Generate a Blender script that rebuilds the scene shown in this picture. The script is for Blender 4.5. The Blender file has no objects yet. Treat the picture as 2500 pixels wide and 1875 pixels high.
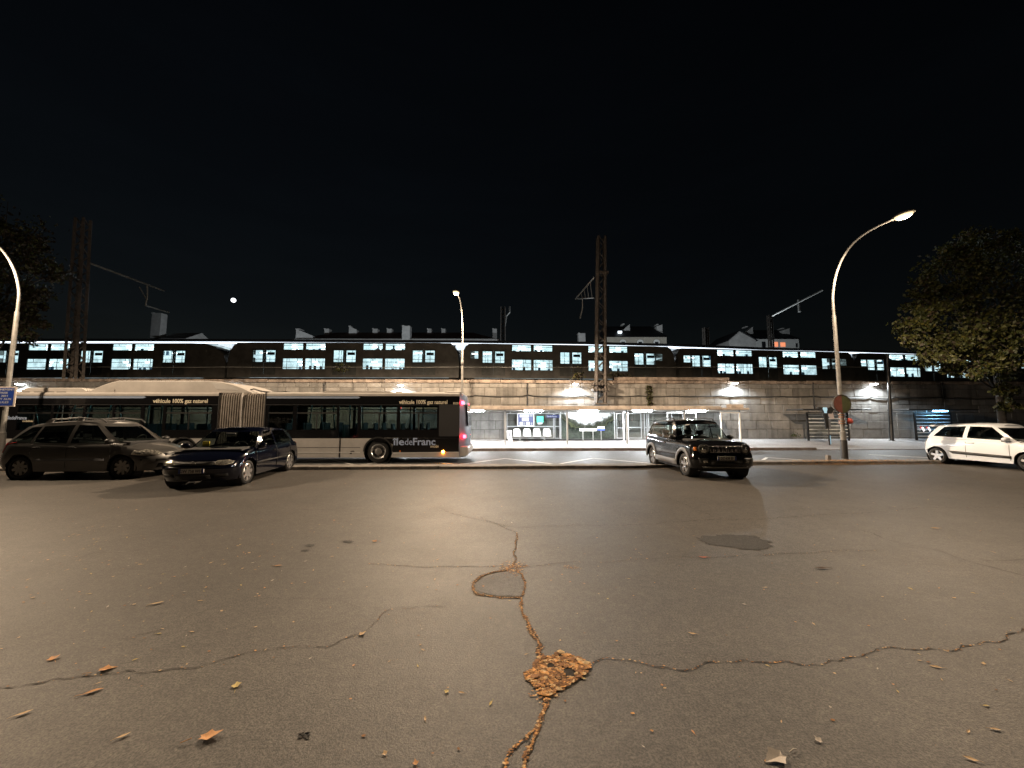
import bpy, bmesh, math, random
from mathutils import Vector, Matrix
random.seed(11)
R = math.radians
scene = bpy.context.scene
C = scene.collection

# ------------------------------------------------------------------ camera
FPX, CX, CY, HZ, CAMH = 938.0, 1250.0, 937.5, 1023.0, 1.7      # focal length and horizon of a 2500x1875 frame
PITCH = math.atan((HZ - CY) / FPX)
cam_data = bpy.data.cameras.new('camera')
cam_data.sensor_width = 36.0
cam_data.lens = 36.0 * FPX / 2500.0
cam_data.clip_start, cam_data.clip_end = 0.1, 6000
cam = bpy.data.objects.new('camera', cam_data)
cam.location = (0, 0, CAMH)
cam.rotation_euler = (math.pi / 2 + PITCH, 0, 0)
C.objects.link(cam)
scene.camera = cam

# ------------------------------------------------------------------ night sky
world = bpy.data.worlds.new('World'); scene.world = world
world.use_nodes = True
wn = world.node_tree.nodes; wl = world.node_tree.links
sky = wn.new('ShaderNodeTexSky'); sky.sky_type = 'NISHITA'; sky.sun_disc = False
MOON_EL, MOON_AZ = R(17.5), R(-36)                              # the moon hangs over the roofs
sky.dust_density = 0.0; sky.air_density = 1.0; sky.ozone_density = 1.5
sky.sun_elevation = MOON_EL; sky.sun_rotation = MOON_AZ
bg = wn['Background']; bg.inputs['Strength'].default_value = 0.0010
tint = wn.new('ShaderNodeMix'); tint.data_type = 'RGBA'; tint.blend_type = 'MULTIPLY'; tint.inputs[0].default_value = 1.0
tint.inputs[7].default_value = (1.15, 0.95, 0.78, 1)             # town glow takes the blue out of the night sky
wl.new(sky.outputs[0], tint.inputs[6])
wc = wn.new('ShaderNodeTexCoord'); wm = wn.new('ShaderNodeMapping'); wm.inputs['Scale'].default_value = (1.6, 1.6, 9.0); wl.new(wc.outputs['Generated'], wm.inputs['Vector'])
cn_ = wn.new('ShaderNodeTexNoise'); cn_.inputs['Scale'].default_value = 1.5; cn_.inputs['Detail'].default_value = 6; wl.new(wm.outputs[0], cn_.inputs['Vector'])
cr_ = wn.new('ShaderNodeMapRange'); cr_.inputs[1].default_value = 0.45; cr_.inputs[2].default_value = 0.75; cr_.inputs[3].default_value = 0.95; cr_.inputs[4].default_value = 1.12; wl.new(cn_.outputs['Fac'], cr_.inputs[0])
cloud = wn.new('ShaderNodeVectorMath'); cloud.operation = 'SCALE'; wl.new(tint.outputs[2], cloud.inputs[0]); wl.new(cr_.outputs[0], cloud.inputs['Scale']); wl.new(cloud.outputs[0], bg.inputs['Color'])

moonlight = bpy.data.lights.new('moonlight', 'SUN')
moonlight.energy = 0.004; moonlight.angle = R(0.5); moonlight.color = (1.0, 0.95, 0.88)
mo = bpy.data.objects.new('moonlight', moonlight)
d = Vector((math.sin(MOON_AZ) * math.cos(MOON_EL), math.cos(MOON_AZ) * math.cos(MOON_EL), math.sin(MOON_EL)))
mo.rotation_euler = (-d).to_track_quat('-Z', 'Y').to_euler()
mo.location = (0, 0, 60); C.objects.link(mo)

vs = scene.view_settings
vs.view_transform = 'Standard'; vs.look = 'None'; vs.exposure = 0.0; vs.gamma = 1.0
scene.render.engine = 'CYCLES'
cy = scene.cycles
cy.use_denoising = True; cy.sample_clamp_indirect = 3.0; cy.max_bounces = 7; cy.transparent_max_bounces = 16
cy.caustics_reflective = False; cy.caustics_refractive = False

# light strengths (watts of the lamps, emission of the tubes)
STREET_W, WALL_W, TUBE_E, TUBE_BLUE_E = 2800.0, 1300.0, 290.0, 60.0
WARM, COOL = (1.0, 0.76, 0.52), (0.86, 0.95, 1.0)

# ------------------------------------------------------------------ picture <-> place
_c, _s = math.cos(PITCH), math.sin(PITCH)
def ray(px, py):
    r, u = (px - CX) / FPX, -(py - CY) / FPX
    return Vector((r, _c - _s * u, _s + _c * u))
CAMP = Vector((0, 0, CAMH))
def P(px, py, Y):                      # point of the pixel's ray at distance Y in front
    d = ray(px, py); return CAMP + d * (Y / d.y)
def G(px, py, z=0.0):                  # point of the pixel's ray on the level z
    d = ray(px, py); return CAMP + d * ((z - CAMH) / d.z)
A = R(2.0)                             # the street runs 2 degrees off the picture plane
SA, CA = math.sin(A), math.cos(A)
def S(u, v, z=0.0): return Vector((u * CA - v * SA, u * SA + v * CA, z))
def SU(px, py, v):                     # (u, z) where the pixel's ray meets the upright plane v of the street
    d = ray(px, py)
    t = v / (-d.x * SA + d.y * CA); p = CAMP + d * t
    return p.x * CA + p.y * SA, p.z
def UV(p): return p.x * CA + p.y * SA, -p.x * SA + p.y * CA

# ------------------------------------------------------------------ materials
def _nt(name):
    m = bpy.data.materials.new(name); m.use_nodes = True
    return m, m.node_tree.nodes, m.node_tree.links, m.node_tree.nodes['Principled BSDF']
def mat(name, col, rough=0.6, metal=0.0, var=0.0, scale=6.0, bump=0.0, bscale=None, coat=0.0, spec=0.5, col2=None):
    m, n, l, b = _nt(name)
    b.inputs['Base Color'].default_value = (*col, 1); b.inputs['Roughness'].default_value = rough
    b.inputs['Metallic'].default_value = metal; b.inputs['Specular IOR Level'].default_value = spec
    if coat:
        b.inputs['Coat Weight'].default_value = coat; b.inputs['Coat Roughness'].default_value = 0.06
    if var or bump or col2:
        tc = n.new('ShaderNodeTexCoord')
        nz = n.new('ShaderNodeTexNoise'); nz.inputs['Scale'].default_value = scale; nz.inputs['Detail'].default_value = 6
        nz.inputs['Roughness'].default_value = 0.65
        l.new(tc.outputs['Object'], nz.inputs['Vector'])
        if var or col2:
            mx = n.new('ShaderNodeMix'); mx.data_type = 'RGBA'
            c2 = col2 or tuple(max(0, c * (1 - var)) for c in col)
            c1 = col if col2 else tuple(min(1, c * (1 + var)) for c in col)
            mx.inputs[6].default_value = (*c2, 1); mx.inputs[7].default_value = (*c1, 1)
            rp = n.new('ShaderNodeMapRange'); rp.inputs['From Min'].default_value = 0.35; rp.inputs['From Max'].default_value = 0.65
            l.new(nz.outputs['Fac'], rp.inputs['Value']); l.new(rp.outputs[0], mx.inputs[0])
            l.new(mx.outputs[2], b.inputs['Base Color'])
        if bump:
            n2 = n.new('ShaderNodeTexNoise'); n2.inputs['Scale'].default_value = bscale or scale * 4; n2.inputs['Detail'].default_value = 5
            l.new(tc.outputs['Object'], n2.inputs['Vector'])
            bp = n.new('ShaderNodeBump'); bp.inputs['Strength'].default_value = bump; bp.inputs['Distance'].default_value = 0.02
            l.new(n2.outputs['Fac'], bp.inputs['Height']); l.new(bp.outputs[0], b.inputs['Normal'])
    return m
def emis(name, col, e, base=(0.8, 0.8, 0.8), light=True):
    m, n, l, b = _nt(name)
    b.inputs['Base Color'].default_value = (*base, 1)
    b.inputs['Emission Color'].default_value = (*col, 1); b.inputs['Emission Strength'].default_value = e
    if not light: m.cycles.emission_sampling = 'NONE'
    return m
def glass(name, tint, gloss=0.12, rough=0.02):
    m, n, l, b = _nt(name); n.remove(b)
    out = n['Material Output']
    t = n.new('ShaderNodeBsdfTransparent'); t.inputs[0].default_value = (*tint, 1)
    g = n.new('ShaderNodeBsdfGlossy'); g.inputs['Roughness'].default_value = rough
    fr = n.new('ShaderNodeLayerWeight'); fr.inputs['Blend'].default_value = 0.5      # facing: 0 head on, 1 at grazing angles
    pw = n.new('ShaderNodeMath'); pw.operation = 'POWER'; pw.inputs[1].default_value = 4.5; l.new(fr.outputs['Facing'], pw.inputs[0])
    ad = n.new('ShaderNodeMath'); ad.operation = 'MULTIPLY_ADD'; ad.inputs[1].default_value = 0.9; ad.inputs[2].default_value = gloss * 0.5
    l.new(pw.outputs[0], ad.inputs[0])
    mx = n.new('ShaderNodeMixShader')
    l.new(ad.outputs[0], mx.inputs[0]); l.new(t.outputs[0], mx.inputs[1]); l.new(g.outputs[0], mx.inputs[2])
    l.new(mx.outputs[0], out.inputs[0])
    return m

M = {}
M['black_metal'] = mat('black_metal', (0.015, 0.015, 0.016), 0.45, 0.0, 0.3)
M['grey_metal'] = mat('grey_metal', (0.30, 0.30, 0.29), 0.5, 0.3, 0.2, 3)
M['lamp_paint'] = mat('lamp_paint', (0.19, 0.185, 0.175), 0.5, 0.0, 0.25, 4)
M['rust'] = mat('rust', (0.065, 0.055, 0.048), 0.8, 0.0, 0.45, 5, 0.3)
M['white_paint'] = mat('white_paint', (0.78, 0.78, 0.76), 0.45, 0.0, 0.05)
M['white_plastic'] = mat('white_plastic', (0.82, 0.83, 0.83), 0.35)
M['rubber'] = mat('rubber', (0.014, 0.014, 0.014), 0.75, 0, 0.3, 30)
M['chrome'] = mat('chrome', (0.75, 0.75, 0.75), 0.15, 1.0)
M['alloy'] = mat('alloy', (0.62, 0.62, 0.63), 0.3, 0.85)
M['alloy_dark'] = mat('alloy_dark', (0.34, 0.33, 0.32), 0.4, 0.7)
M['black_plastic'] = mat('black_plastic', (0.018, 0.018, 0.018), 0.5)
M['grey_plastic'] = mat('grey_plastic', (0.16, 0.165, 0.18), 0.6)
M['interior'] = mat('interior', (0.03, 0.03, 0.032), 0.8)
M['seat_cloth'] = mat('seat_cloth', (0.06, 0.06, 0.065), 0.9)
M['headlamp'] = mat('headlamp', (0.55, 0.53, 0.47), 0.12, 0.6, 0.7, 26, 0.6, 30, coat=1.0)
M['amber'] = mat('amber', (0.7, 0.2, 0.03), 0.2, coat=1.0)
M['red_lens'] = mat('red_lens', (0.5, 0.02, 0.02), 0.2, coat=1.0)
M['plate'] = mat('plate', (0.85, 0.84, 0.80), 0.5)
M['plate_blue'] = mat('plate_blue', (0.05, 0.09, 0.35), 0.4)
M['ink'] = mat('ink', (0.02, 0.02, 0.02), 0.5)
M['car_glass'] = glass('car_glass', (0.30, 0.34, 0.33))
M['windscreen'] = glass('windscreen', (0.55, 0.60, 0.58))
M['bus_glass'] = glass('bus_glass', (0.30, 0.36, 0.35))
M['clear_glass'] = glass('clear_glass', (0.93, 0.95, 0.94))
M['train_glass'] = glass('train_glass', (0.94, 0.97, 0.98), 0.05)

# ------------------------------------------------------------------ mesh helpers
class MB:
    """collects quads, boxes, tubes; build() links them as one mesh object"""
    def __init__(s): s.v, s.f, s.m = [], [], []
    def add(s, vs, fs, mi=0, T=None):
        o = len(s.v)
        s.v += [tuple(T @ Vector(p)) if T else tuple(p) for p in vs]
        s.f += [tuple(i + o for i in f) for f in fs]; s.m += [mi] * len(fs); return s
    def box(s, x0, x1, y0, y1, z0, z1, mi=0, T=None):
        vs = [(x0, y0, z0), (x1, y0, z0), (x1, y1, z0), (x0, y1, z0), (x0, y0, z1), (x1, y0, z1), (x1, y1, z1), (x0, y1, z1)]
        return s.add(vs, [(0, 3, 2, 1), (4, 5, 6, 7), (0, 1, 5, 4), (1, 2, 6, 5), (2, 3, 7, 6), (3, 0, 4, 7)], mi, T)
    def cyl(s, p0, p1, r0, r1=None, n=12, mi=0, cap=True):
        r1 = r0 if r1 is None else r1
        return s.tube([p0, p1], [r0, r1], n, mi, cap)
    def tube(s, pts, r, n=8, mi=0, cap=True):
        pts = [Vector(p) for p in pts]
        rs = r if isinstance(r, (list, tuple)) else [r] * len(pts)
        vs, fs = [], []
        prev = None
        for i, p in enumerate(pts):
            t = (pts[min(i + 1, len(pts) - 1)] - pts[max(i - 1, 0)]).normalized()
            if prev is None:
                a = t.orthogonal().normalized()
            else:
                a = (prev - t * prev.dot(t))
                a = a.normalized() if a.length > 1e-6 else t.orthogonal().normalized()
            prev = a; b = t.cross(a)
            for k in range(n):
                w = 2 * math.pi * k / n
                vs.append(p + (a * math.cos(w) + b * math.sin(w)) * rs[i])
        for i in range(len(pts) - 1):
            for k in range(n):
                k2 = (k + 1) % n
                fs.append((i * n + k, i * n + k2, (i + 1) * n + k2, (i + 1) * n + k))
        if cap:
            fs.append(tuple(range(n - 1, -1, -1))); fs.append(tuple((len(pts) - 1) * n + k for k in range(n)))
        return s.add(vs, fs, mi)
    def lathe(s, prof, n=28, axis='y', T=None, mi=0, close=False):
        """prof: (radius, position along the axis)"""
        vs, fs = [], []
        for r, h in prof:
            for k in range(n):
                w = 2 * math.pi * k / n
                c, d = r * math.cos(w), r * math.sin(w)
                vs.append((c, h, d) if axis == 'y' else (c, d, h) if axis == 'z' else (h, c, d))
        m = len(prof)
        for i in range(m - 1 + (1 if close else 0)):
            for k in range(n):
                k2, i2 = (k + 1) % n, (i + 1) % m
                fs.append((i * n + k, i * n + k2, i2 * n + k2, i2 * n + k))
        return s.add(vs, fs, mi, T)
    def prism(s, poly, a0, a1, axis='y', mi=0, T=None):
        """poly in the two other axes, extruded along axis from a0 to a1"""
        def pt(p, a): return (p[0], a, p[1]) if axis == 'y' else (p[0], p[1], a) if axis == 'z' else (a, p[0], p[1])
        n = len(poly); vs = [pt(p, a0) for p in poly] + [pt(p, a1) for p in poly]
        fs = [tuple(range(n)), tuple(range(2 * n - 1, n - 1, -1))] + [(i, i + n, (i + 1) % n + n, (i + 1) % n) for i in range(n)]
        return s.add(vs, fs, mi, T)
    def holed(s, x0, x1, z0, z1, y, rects, depth=0.06, mi=0, T=None):
        """upright wall at y with rectangular openings and reveals that go back by depth"""
        xs = sorted({x0, x1, *[min(max(r[0], x0), x1) for r in rects], *[min(max(r[1], x0), x1) for r in rects]})
        zs = sorted({z0, z1, *[r[2] for r in rects], *[r[3] for r in rects]})
        for i in range(len(xs) - 1):
            for j in range(len(zs) - 1):
                cx, cz = (xs[i] + xs[i + 1]) / 2, (zs[j] + zs[j + 1]) / 2
                if any(r[0] < cx < r[1] and r[2] < cz < r[3] for r in rects): continue
                s.add([(xs[i], y, zs[j]), (xs[i + 1], y, zs[j]), (xs[i + 1], y, zs[j + 1]), (xs[i], y, zs[j + 1])], [(0, 1, 2, 3)], mi, T)
        for a, b, c, d in rects:
            q = [(a, c), (b, c), (b, d), (a, d)]
            for k in range(4):
                (u0, w0), (u1, w1) = q[k], q[(k + 1) % 4]
                s.add([(u0, y, w0), (u1, y, w1), (u1, y + depth, w1), (u0, y + depth, w0)], [(3, 2, 1, 0)], mi, T)
        return s
    def build(s, name, m, parent=None, smooth=False, bevel=0.0, angle=None):
        me = bpy.data.meshes.new(name); me.from_pydata(s.v, [], s.f)
        ms = m if isinstance(m, (list, tuple)) else [m]
        for q in ms: me.materials.append(M[q] if isinstance(q, str) else q)
        if len(ms) > 1: me.polygons.foreach_set('material_index', s.m)
        me.update()
        bm = bmesh.new(); bm.from_mesh(me); bmesh.ops.recalc_face_normals(bm, faces=bm.faces); bm.to_mesh(me); bm.free()
        if smooth: me.shade_smooth()
        if smooth and angle: me.set_sharp_from_angle(angle=R(angle))
        o = bpy.data.objects.new(name, me); C.objects.link(o)
        if parent: o.parent = parent
        if bevel:
            b = o.modifiers.new('bevel', 'BEVEL'); b.width = bevel; b.segments = 2; b.limit_method = 'ANGLE'; b.angle_limit = R(50)
        return o
def tag(o, label=None, cat=None, group=None, kind=None):
    if label: o['label'] = label
    if cat: o['category'] = cat
    if group: o['group'] = group
    if kind: o['kind'] = kind
    return o
def thing(name, label, cat, loc=(0, 0, 0), rz=0.0, group=None):
    o = bpy.data.objects.new(name, None); C.objects.link(o); o.empty_display_size = 0.2
    o.location = loc; o.rotation_euler = (0, 0, rz)
    return tag(o, label, cat, group)
def struct(name, mb, m, **k): return tag(mb.build(name, m, **k), kind='structure')
def copy_tree(o, parent=None):
    c = o.copy(); C.objects.link(c)
    if parent: c.parent = parent
    for ch in list(o.children): copy_tree(ch, c)
    return c
def text(name, body, size, m, parent, loc, rot=(math.pi / 2, 0, 0), bold=0.0, align='LEFT', sx=1.0, depth=0.002):
    cu = bpy.data.curves.new('lettering', 'FONT'); cu.body = body; cu.size = size; cu.offset = bold * size; cu.extrude = depth
    cu.align_x = align; cu.resolution_u = 3
    t = bpy.data.objects.new('lettering', cu); C.objects.link(t)
    bpy.context.view_layer.update()
    me = bpy.data.meshes.new_from_object(t.evaluated_get(bpy.context.evaluated_depsgraph_get()))
    C.objects.unlink(t); bpy.data.objects.remove(t); bpy.data.curves.remove(cu)
    me.materials.clear(); me.materials.append(M[m] if isinstance(m, str) else m)
    o = bpy.data.objects.new(name, me); C.objects.link(o)
    o.parent = parent; o.location = loc; o.rotation_euler = rot; o.scale = (sx, 1, 1)
    return o
def lamp(name, kind, loc, energy, col, parent=None, size=0.1, spot=None, blend=0.5, rot=(0, 0, 0), size_y=None, wing=0.0):
    l = bpy.data.lights.new(name, kind); l.energy = energy; l.color = col
    if kind == 'AREA':
        l.size = size
        if size_y: l.shape = 'RECTANGLE'; l.size_y = size_y
    else: l.shadow_soft_size = size
    if spot: l.spot_size = R(spot); l.spot_blend = blend
    if wing:                                           # street optics throw more light outwards than straight down
        l.use_nodes = True; n, k = l.node_tree.nodes, l.node_tree.links
        tc = n.new('ShaderNodeTexCoord'); sp = n.new('ShaderNodeSeparateXYZ'); k.new(tc.outputs['Normal'], sp.inputs[0])
        ab = n.new('ShaderNodeMath'); ab.operation = 'ABSOLUTE'; k.new(sp.outputs[2], ab.inputs[0])
        mx = n.new('ShaderNodeMath'); mx.operation = 'MAXIMUM'; mx.inputs[1].default_value = 0.36; k.new(ab.outputs[0], mx.inputs[0])
        pw = n.new('ShaderNodeMath'); pw.operation = 'POWER'; pw.inputs[1].default_value = -wing; k.new(mx.outputs[0], pw.inputs[0])
        up = n.new('ShaderNodeMapRange'); up.inputs[1].default_value = -0.30; up.inputs[2].default_value = -0.02; up.inputs[3].default_value = 1.0; up.inputs[4].default_value = 0.055
        k.new(sp.outputs[2], up.inputs[0]); ml = n.new('ShaderNodeMath'); ml.operation = 'MULTIPLY'; k.new(pw.outputs[0], ml.inputs[0]); k.new(up.outputs[0], ml.inputs[1])
        k.new(ml.outputs[0], n['Emission'].inputs['Strength'])
    o = bpy.data.objects.new(name, l); C.objects.link(o); o.location = loc; o.rotation_euler = rot
    if parent: o.parent = parent
    return o
# ------------------------------------------------------------------ ground materials
def asphalt(name, c, grain=0.55, speck=0.5, rough=0.62, bump=0.35):
    m, n, l, b = _nt(name)
    tc = n.new('ShaderNodeTexCoord')
    def noise(sc, det=4, ro=0.6):
        q = n.new('ShaderNodeTexNoise'); q.inputs['Scale'].default_value = sc; q.inputs['Detail'].default_value = det
        q.inputs['Roughness'].default_value = ro; l.new(tc.outputs['Object'], q.inputs['Vector']); return q.outputs['Fac']
    def ramp(src, a, bb, x, y):
        q = n.new('ShaderNodeMapRange'); q.inputs[1].default_value = a; q.inputs[2].default_value = bb
        q.inputs[3].default_value = x; q.inputs[4].default_value = y; l.new(src, q.inputs[0]); return q.outputs[0]
    def mul(a, bb):
        q = n.new('ShaderNodeMath'); q.operation = 'MULTIPLY'; l.new(a, q.inputs[0]); l.new(bb, q.inputs[1]); return q.outputs[0]
    fine = noise(75, 3, 0.8)
    big = ramp(noise(0.35, 5), 0.35, 0.65, 0.84, 1.12)
    mid = ramp(noise(2.3, 5), 0.3, 0.7, 0.9, 1.1)
    gr = ramp(fine, 0.4, 0.6, 1 - grain, 1 + grain)
    k = mul(mul(big, mid), mul(gr, mul(ramp(noise(21, 3, 0.7), 0.38, 0.62, 0.80, 1.2), ramp(noise(8, 4, 0.7), 0.38, 0.62, 0.88, 1.12))))
    vo = n.new('ShaderNodeTexVoronoi'); vo.inputs['Scale'].default_value = 26; l.new(tc.outputs['Object'], vo.inputs['Vector'])
    st = ramp(vo.outputs['Distance'], 0.10, 0.16, 1.0, 0.0)               # pale stones in the tar
    wh = n.new('ShaderNodeSeparateColor'); l.new(vo.outputs['Color'], wh.inputs[0])
    pick = ramp(wh.outputs[0], 0.86, 0.88, 0.0, 1.0)
    sp = mul(st, pick)
    vm = n.new('ShaderNodeMix'); vm.data_type = 'RGBA'
    base = n.new('ShaderNodeVectorMath'); base.operation = 'SCALE'; base.inputs[0].default_value = c; l.new(k, base.inputs['Scale'])
    l.new(base.outputs[0], vm.inputs[6]); vm.inputs[7].default_value = (c[0] * 3.2, c[1] * 3.1, c[2] * 2.9, 1)
    s2 = ramp(sp, 0, 1, 0, speck); l.new(s2, vm.inputs[0])
    l.new(vm.outputs[2], b.inputs['Base Color'])
    l.new(ramp(noise(1.1, 4), 0.3, 0.7, rough - 0.02, rough + 0.03), b.inputs['Roughness'])
    b.inputs['Specular IOR Level'].default_value = 0.5
    bp = n.new('ShaderNodeBump'); bp.inputs['Strength'].default_value = bump; bp.inputs['Distance'].default_value = 0.012
    l.new(fine, bp.inputs['Height']); l.new(bp.outputs[0], b.inputs['Normal'])
    return m
M['lot'] = asphalt('lot_asphalt', (0.086, 0.076, 0.065))
M['patch'] = asphalt('patch_asphalt', (0.090, 0.083, 0.078), 0.6, 0.9, 0.66, 0.6)
M['damp'] = asphalt('damp_asphalt', (0.042, 0.039, 0.036), 0.6, 0.9, 0.85, 0.4)
M['road'] = asphalt('road_asphalt', (0.12, 0.122, 0.125), 0.4, 0.4, 0.62, 0.3)
M['pavement'] = asphalt('pavement_asphalt', (0.33, 0.315, 0.31), 0.3, 0.3, 0.75, 0.3)
M['kerb'] = mat('kerb_concrete', (0.24, 0.22, 0.20), 0.8, 0, 0.35, 3, 0.3, 40)
M['kerb_dark'] = mat('kerb_granite', (0.13, 0.105, 0.095), 0.8, 0, 0.35, 3, 0.3, 40)
M['earth'] = mat('earth', (0.014, 0.012, 0.009), 0.95, 0, 0.5, 1.5, 0.8, 6)
M['marking'] = mat('road_paint', (0.72, 0.72, 0.70), 0.6, 0, 0.2, 9)
M['mortar'] = mat('mortar', (0.07, 0.06, 0.05), 0.95, 0, 0.4, 5)
M['coping'] = mat('coping_stone', (0.17, 0.135, 0.11), 0.9, 0, 0.55, 2.2, 0.5, 12)
M['cable'] = mat('cable', (0.02, 0.02, 0.02), 0.6)
M['dirt'] = mat('crack_dirt', (0.026, 0.02, 0.015), 0.95, 0, 0.5, 30)

def stone():
    m, n, l, b = _nt('wall_stone')
    tc = n.new('ShaderNodeTexCoord')
    at = n.new('ShaderNodeAttribute'); at.attribute_name = 'tone'
    cr = n.new('ShaderNodeMix'); cr.data_type = 'RGBA'
    cr.inputs[6].default_value = (0.13, 0.123, 0.113, 1); cr.inputs[7].default_value = (0.225, 0.212, 0.196, 1)
    l.new(at.outputs['Fac'], cr.inputs[0])
    nz = n.new('ShaderNodeTexNoise'); nz.inputs['Scale'].default_value = 2.4; nz.inputs['Detail'].default_value = 9; nz.inputs['Roughness'].default_value = 0.7
    l.new(tc.outputs['Object'], nz.inputs['Vector'])
    mr = n.new('ShaderNodeMapRange'); mr.inputs[1].default_value = 0.3; mr.inputs[2].default_value = 0.7; mr.inputs[3].default_value = 0.72; mr.inputs[4].default_value = 1.18
    l.new(nz.outputs['Fac'], mr.inputs[0])
    # vertical run-off streaks of soot
    mp = n.new('ShaderNodeMapping'); mp.inputs['Scale'].default_value = (1.3, 1, 0.16); l.new(tc.outputs['Object'], mp.inputs['Vector'])
    ns = n.new('ShaderNodeTexNoise'); ns.inputs['Scale'].default_value = 1.6; ns.inputs['Detail'].default_value = 5; l.new(mp.outputs[0], ns.inputs['Vector'])
    m2 = n.new('ShaderNodeMapRange'); m2.inputs[1].default_value = 0.52; m2.inputs[2].default_value = 0.72; m2.inputs[3].default_value = 1.0; m2.inputs[4].default_value = 0.55
    l.new(ns.outputs['Fac'], m2.inputs[0])
    mu = n.new('ShaderNodeMath'); mu.operation = 'MULTIPLY'; l.new(mr.outputs[0], mu.inputs[0]); l.new(m2.outputs[0], mu.inputs[1])
    sc = n.new('ShaderNodeVectorMath'); sc.operation = 'SCALE'; l.new(cr.outputs[2], sc.inputs[0]); l.new(mu.outputs[0], sc.inputs['Scale'])
    l.new(sc.outputs[0], b.inputs['Base Color']); b.inputs['Roughness'].default_value = 0.9
    n3 = n.new('ShaderNodeTexNoise'); n3.inputs['Scale'].default_value = 11; n3.inputs['Detail'].default_value = 6; l.new(tc.outputs['Object'], n3.inputs['Vector'])
    bp = n.new('ShaderNodeBump'); bp.inputs['Strength'].default_value = 0.6; bp.inputs['Distance'].default_value = 0.03
    l.new(n3.outputs['Fac'], bp.inputs['Height']); l.new(bp.outputs[0], b.inputs['Normal'])
    return m
M['stone'] = stone()

# ------------------------------------------------------------------ ground, road, pavement
VM0, VM1, VK, VW = 13.35, 14.1, 22.55, 28.5          # median front and back, far kerb, foot of the wall (metres across the street)
ZR = -0.15
def sheet(name, u0, u1, v0, v1, z, m, z2=None, nx=1):
    mb = MB(); z2 = z if z2 is None else z2
    us = [u0 + (u1 - u0) * i / nx for i in range(nx + 1)]
    for a, b in zip(us, us[1:]):
        mb.add([S(a, v0, z), S(b, v0, z), S(b, v1, z2), S(a, v1, z2)], [(0, 1, 2, 3)])
    return struct(name, mb, m)
sheet('ground', -1500, 1500, -1500, 29, -0.5, 'earth')
def vm(u):                                            # the median steps back a little beyond the black car
    t = min(1, max(0, (u - 4.5) / 5.5)); return VM0 + 1.0 * t * t * (3 - 2 * t)
mb = MB(); us = [-90, -60] + [i * 0.5 for i in range(0, 25)] + [60, 90]
for a, b in zip(us, us[1:]): mb.add([S(a, -60), S(b, -60), S(b, vm(b) + 0.02), S(a, vm(a) + 0.02)], [(0, 1, 2, 3)])
struct('parking_lot', mb, 'lot')
sheet('road', -90, 90, VM1 - 0.02, VK + 0.02, ZR, 'road')
mb = MB()
x = -70.0
while x < 70:                                         # kerb stones of the median, about a metre each
    w = random.uniform(0.92, 1.08)
    j, h = random.uniform(-0.012, 0.012), 0.10 + random.uniform(-0.008, 0.008); a, b = x + 0.006, x + w - 0.006
    mb.prism([(a, vm(a) + j), (b, vm(b) + j), (b, vm(b) + 0.14), (a, vm(a) + 0.14)], -0.3, h, 'z')
    x += w
k = struct('median_kerb', mb, 'kerb', bevel=0.015); k.rotation_euler.z = A
mb = MB(); us = [-70] + [i * 0.5 for i in range(6, 25)] + [70]
for a, b in zip(us, us[1:]): mb.prism([(a, vm(a) + 0.141), (b, vm(b) + 0.141), (b, vm(b) + 0.75), (a, vm(a) + 0.75)], -0.3, 0.085, 'z')
k = struct('median_pavement', mb, 'kerb'); k.rotation_euler.z = A
u_end, _ = SU(1996, 1100, VK)
mb = MB(); x = -60.0
while x < 70:
    w = 1.0
    low = x > u_end - 0.5
    mb.box(x + 0.005, x + w - 0.005, VK, VK + 0.16, -0.4, -0.118 if low else 0.0); x += w
k = struct('pavement_kerb', mb, 'kerb_dark', bevel=0.012); k.rotation_euler.z = A
mb = MB()
for (a, b, z0) in ((-60, u_end - 0.5, 0.0), (u_end - 0.5, 70, -0.118)):
    mb.add([(a, VK + 0.16, z0), (b, VK + 0.16, z0), (b, 25.2, 0.02), (a, 25.2, 0.02)], [(0, 1, 2, 3)])
    mb.add([(a, 25.2, 0.02), (b, 25.2, 0.02), (b, VW + 0.1, 0.21), (a, VW + 0.1, 0.21)], [(0, 1, 2, 3)])
k = struct('pavement', mb, 'pavement'); k.rotation_euler.z = A

# zigzag line of the bus stop and a few short strokes
def stroke(mb, pts, w, z):
    for (u0, v0), (u1, v1) in zip(pts, pts[1:]):
        d = Vector((u1 - u0, v1 - v0)); L = d.length; q = Vector((-d.y, d.x)) / L * w / 2
        e = d / L * w * 0.3
        mb.add([S(u0 - e.x + q.x, v0 - e.y + q.y, z), S(u1 + e.x + q.x, v1 + e.y + q.y, z), S(u1 + e.x - q.x, v1 + e.y - q.y, z), S(u0 - e.x - q.x, v0 - e.y - q.y, z)], [(3, 2, 1, 0)])
mb = MB()
ap = [(1233, 1119), (1447, 1116), (1660, 1115), (1872, 1113), (1020, 1121), (806, 1123), (592, 1124)]
zz = sorted(SU(px, py, 18.3)[0] for px, py in ap)
pts = []
for i, u in enumerate(zz):
    pts.append((u, 18.3)); 
    if i + 1 < len(zz): pts.append(((u + zz[i + 1]) / 2, 15.9))
pts = [(zz[0] - 2.1, 15.9)] + pts + [(zz[-1] + 2.1, 15.9), (zz[-1] + 4.4, 15.8)]
stroke(mb, pts, 0.14, ZR + 0.004)
for px, py in ((2200, 1114),):
    u, v = UV(G(px, py, ZR)); stroke(mb, [(u - 0.7, v + 0.9), (u + 0.9, v - 1.1)], 0.22, ZR + 0.004)
struct('road_marking', mb, 'marking')

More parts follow.
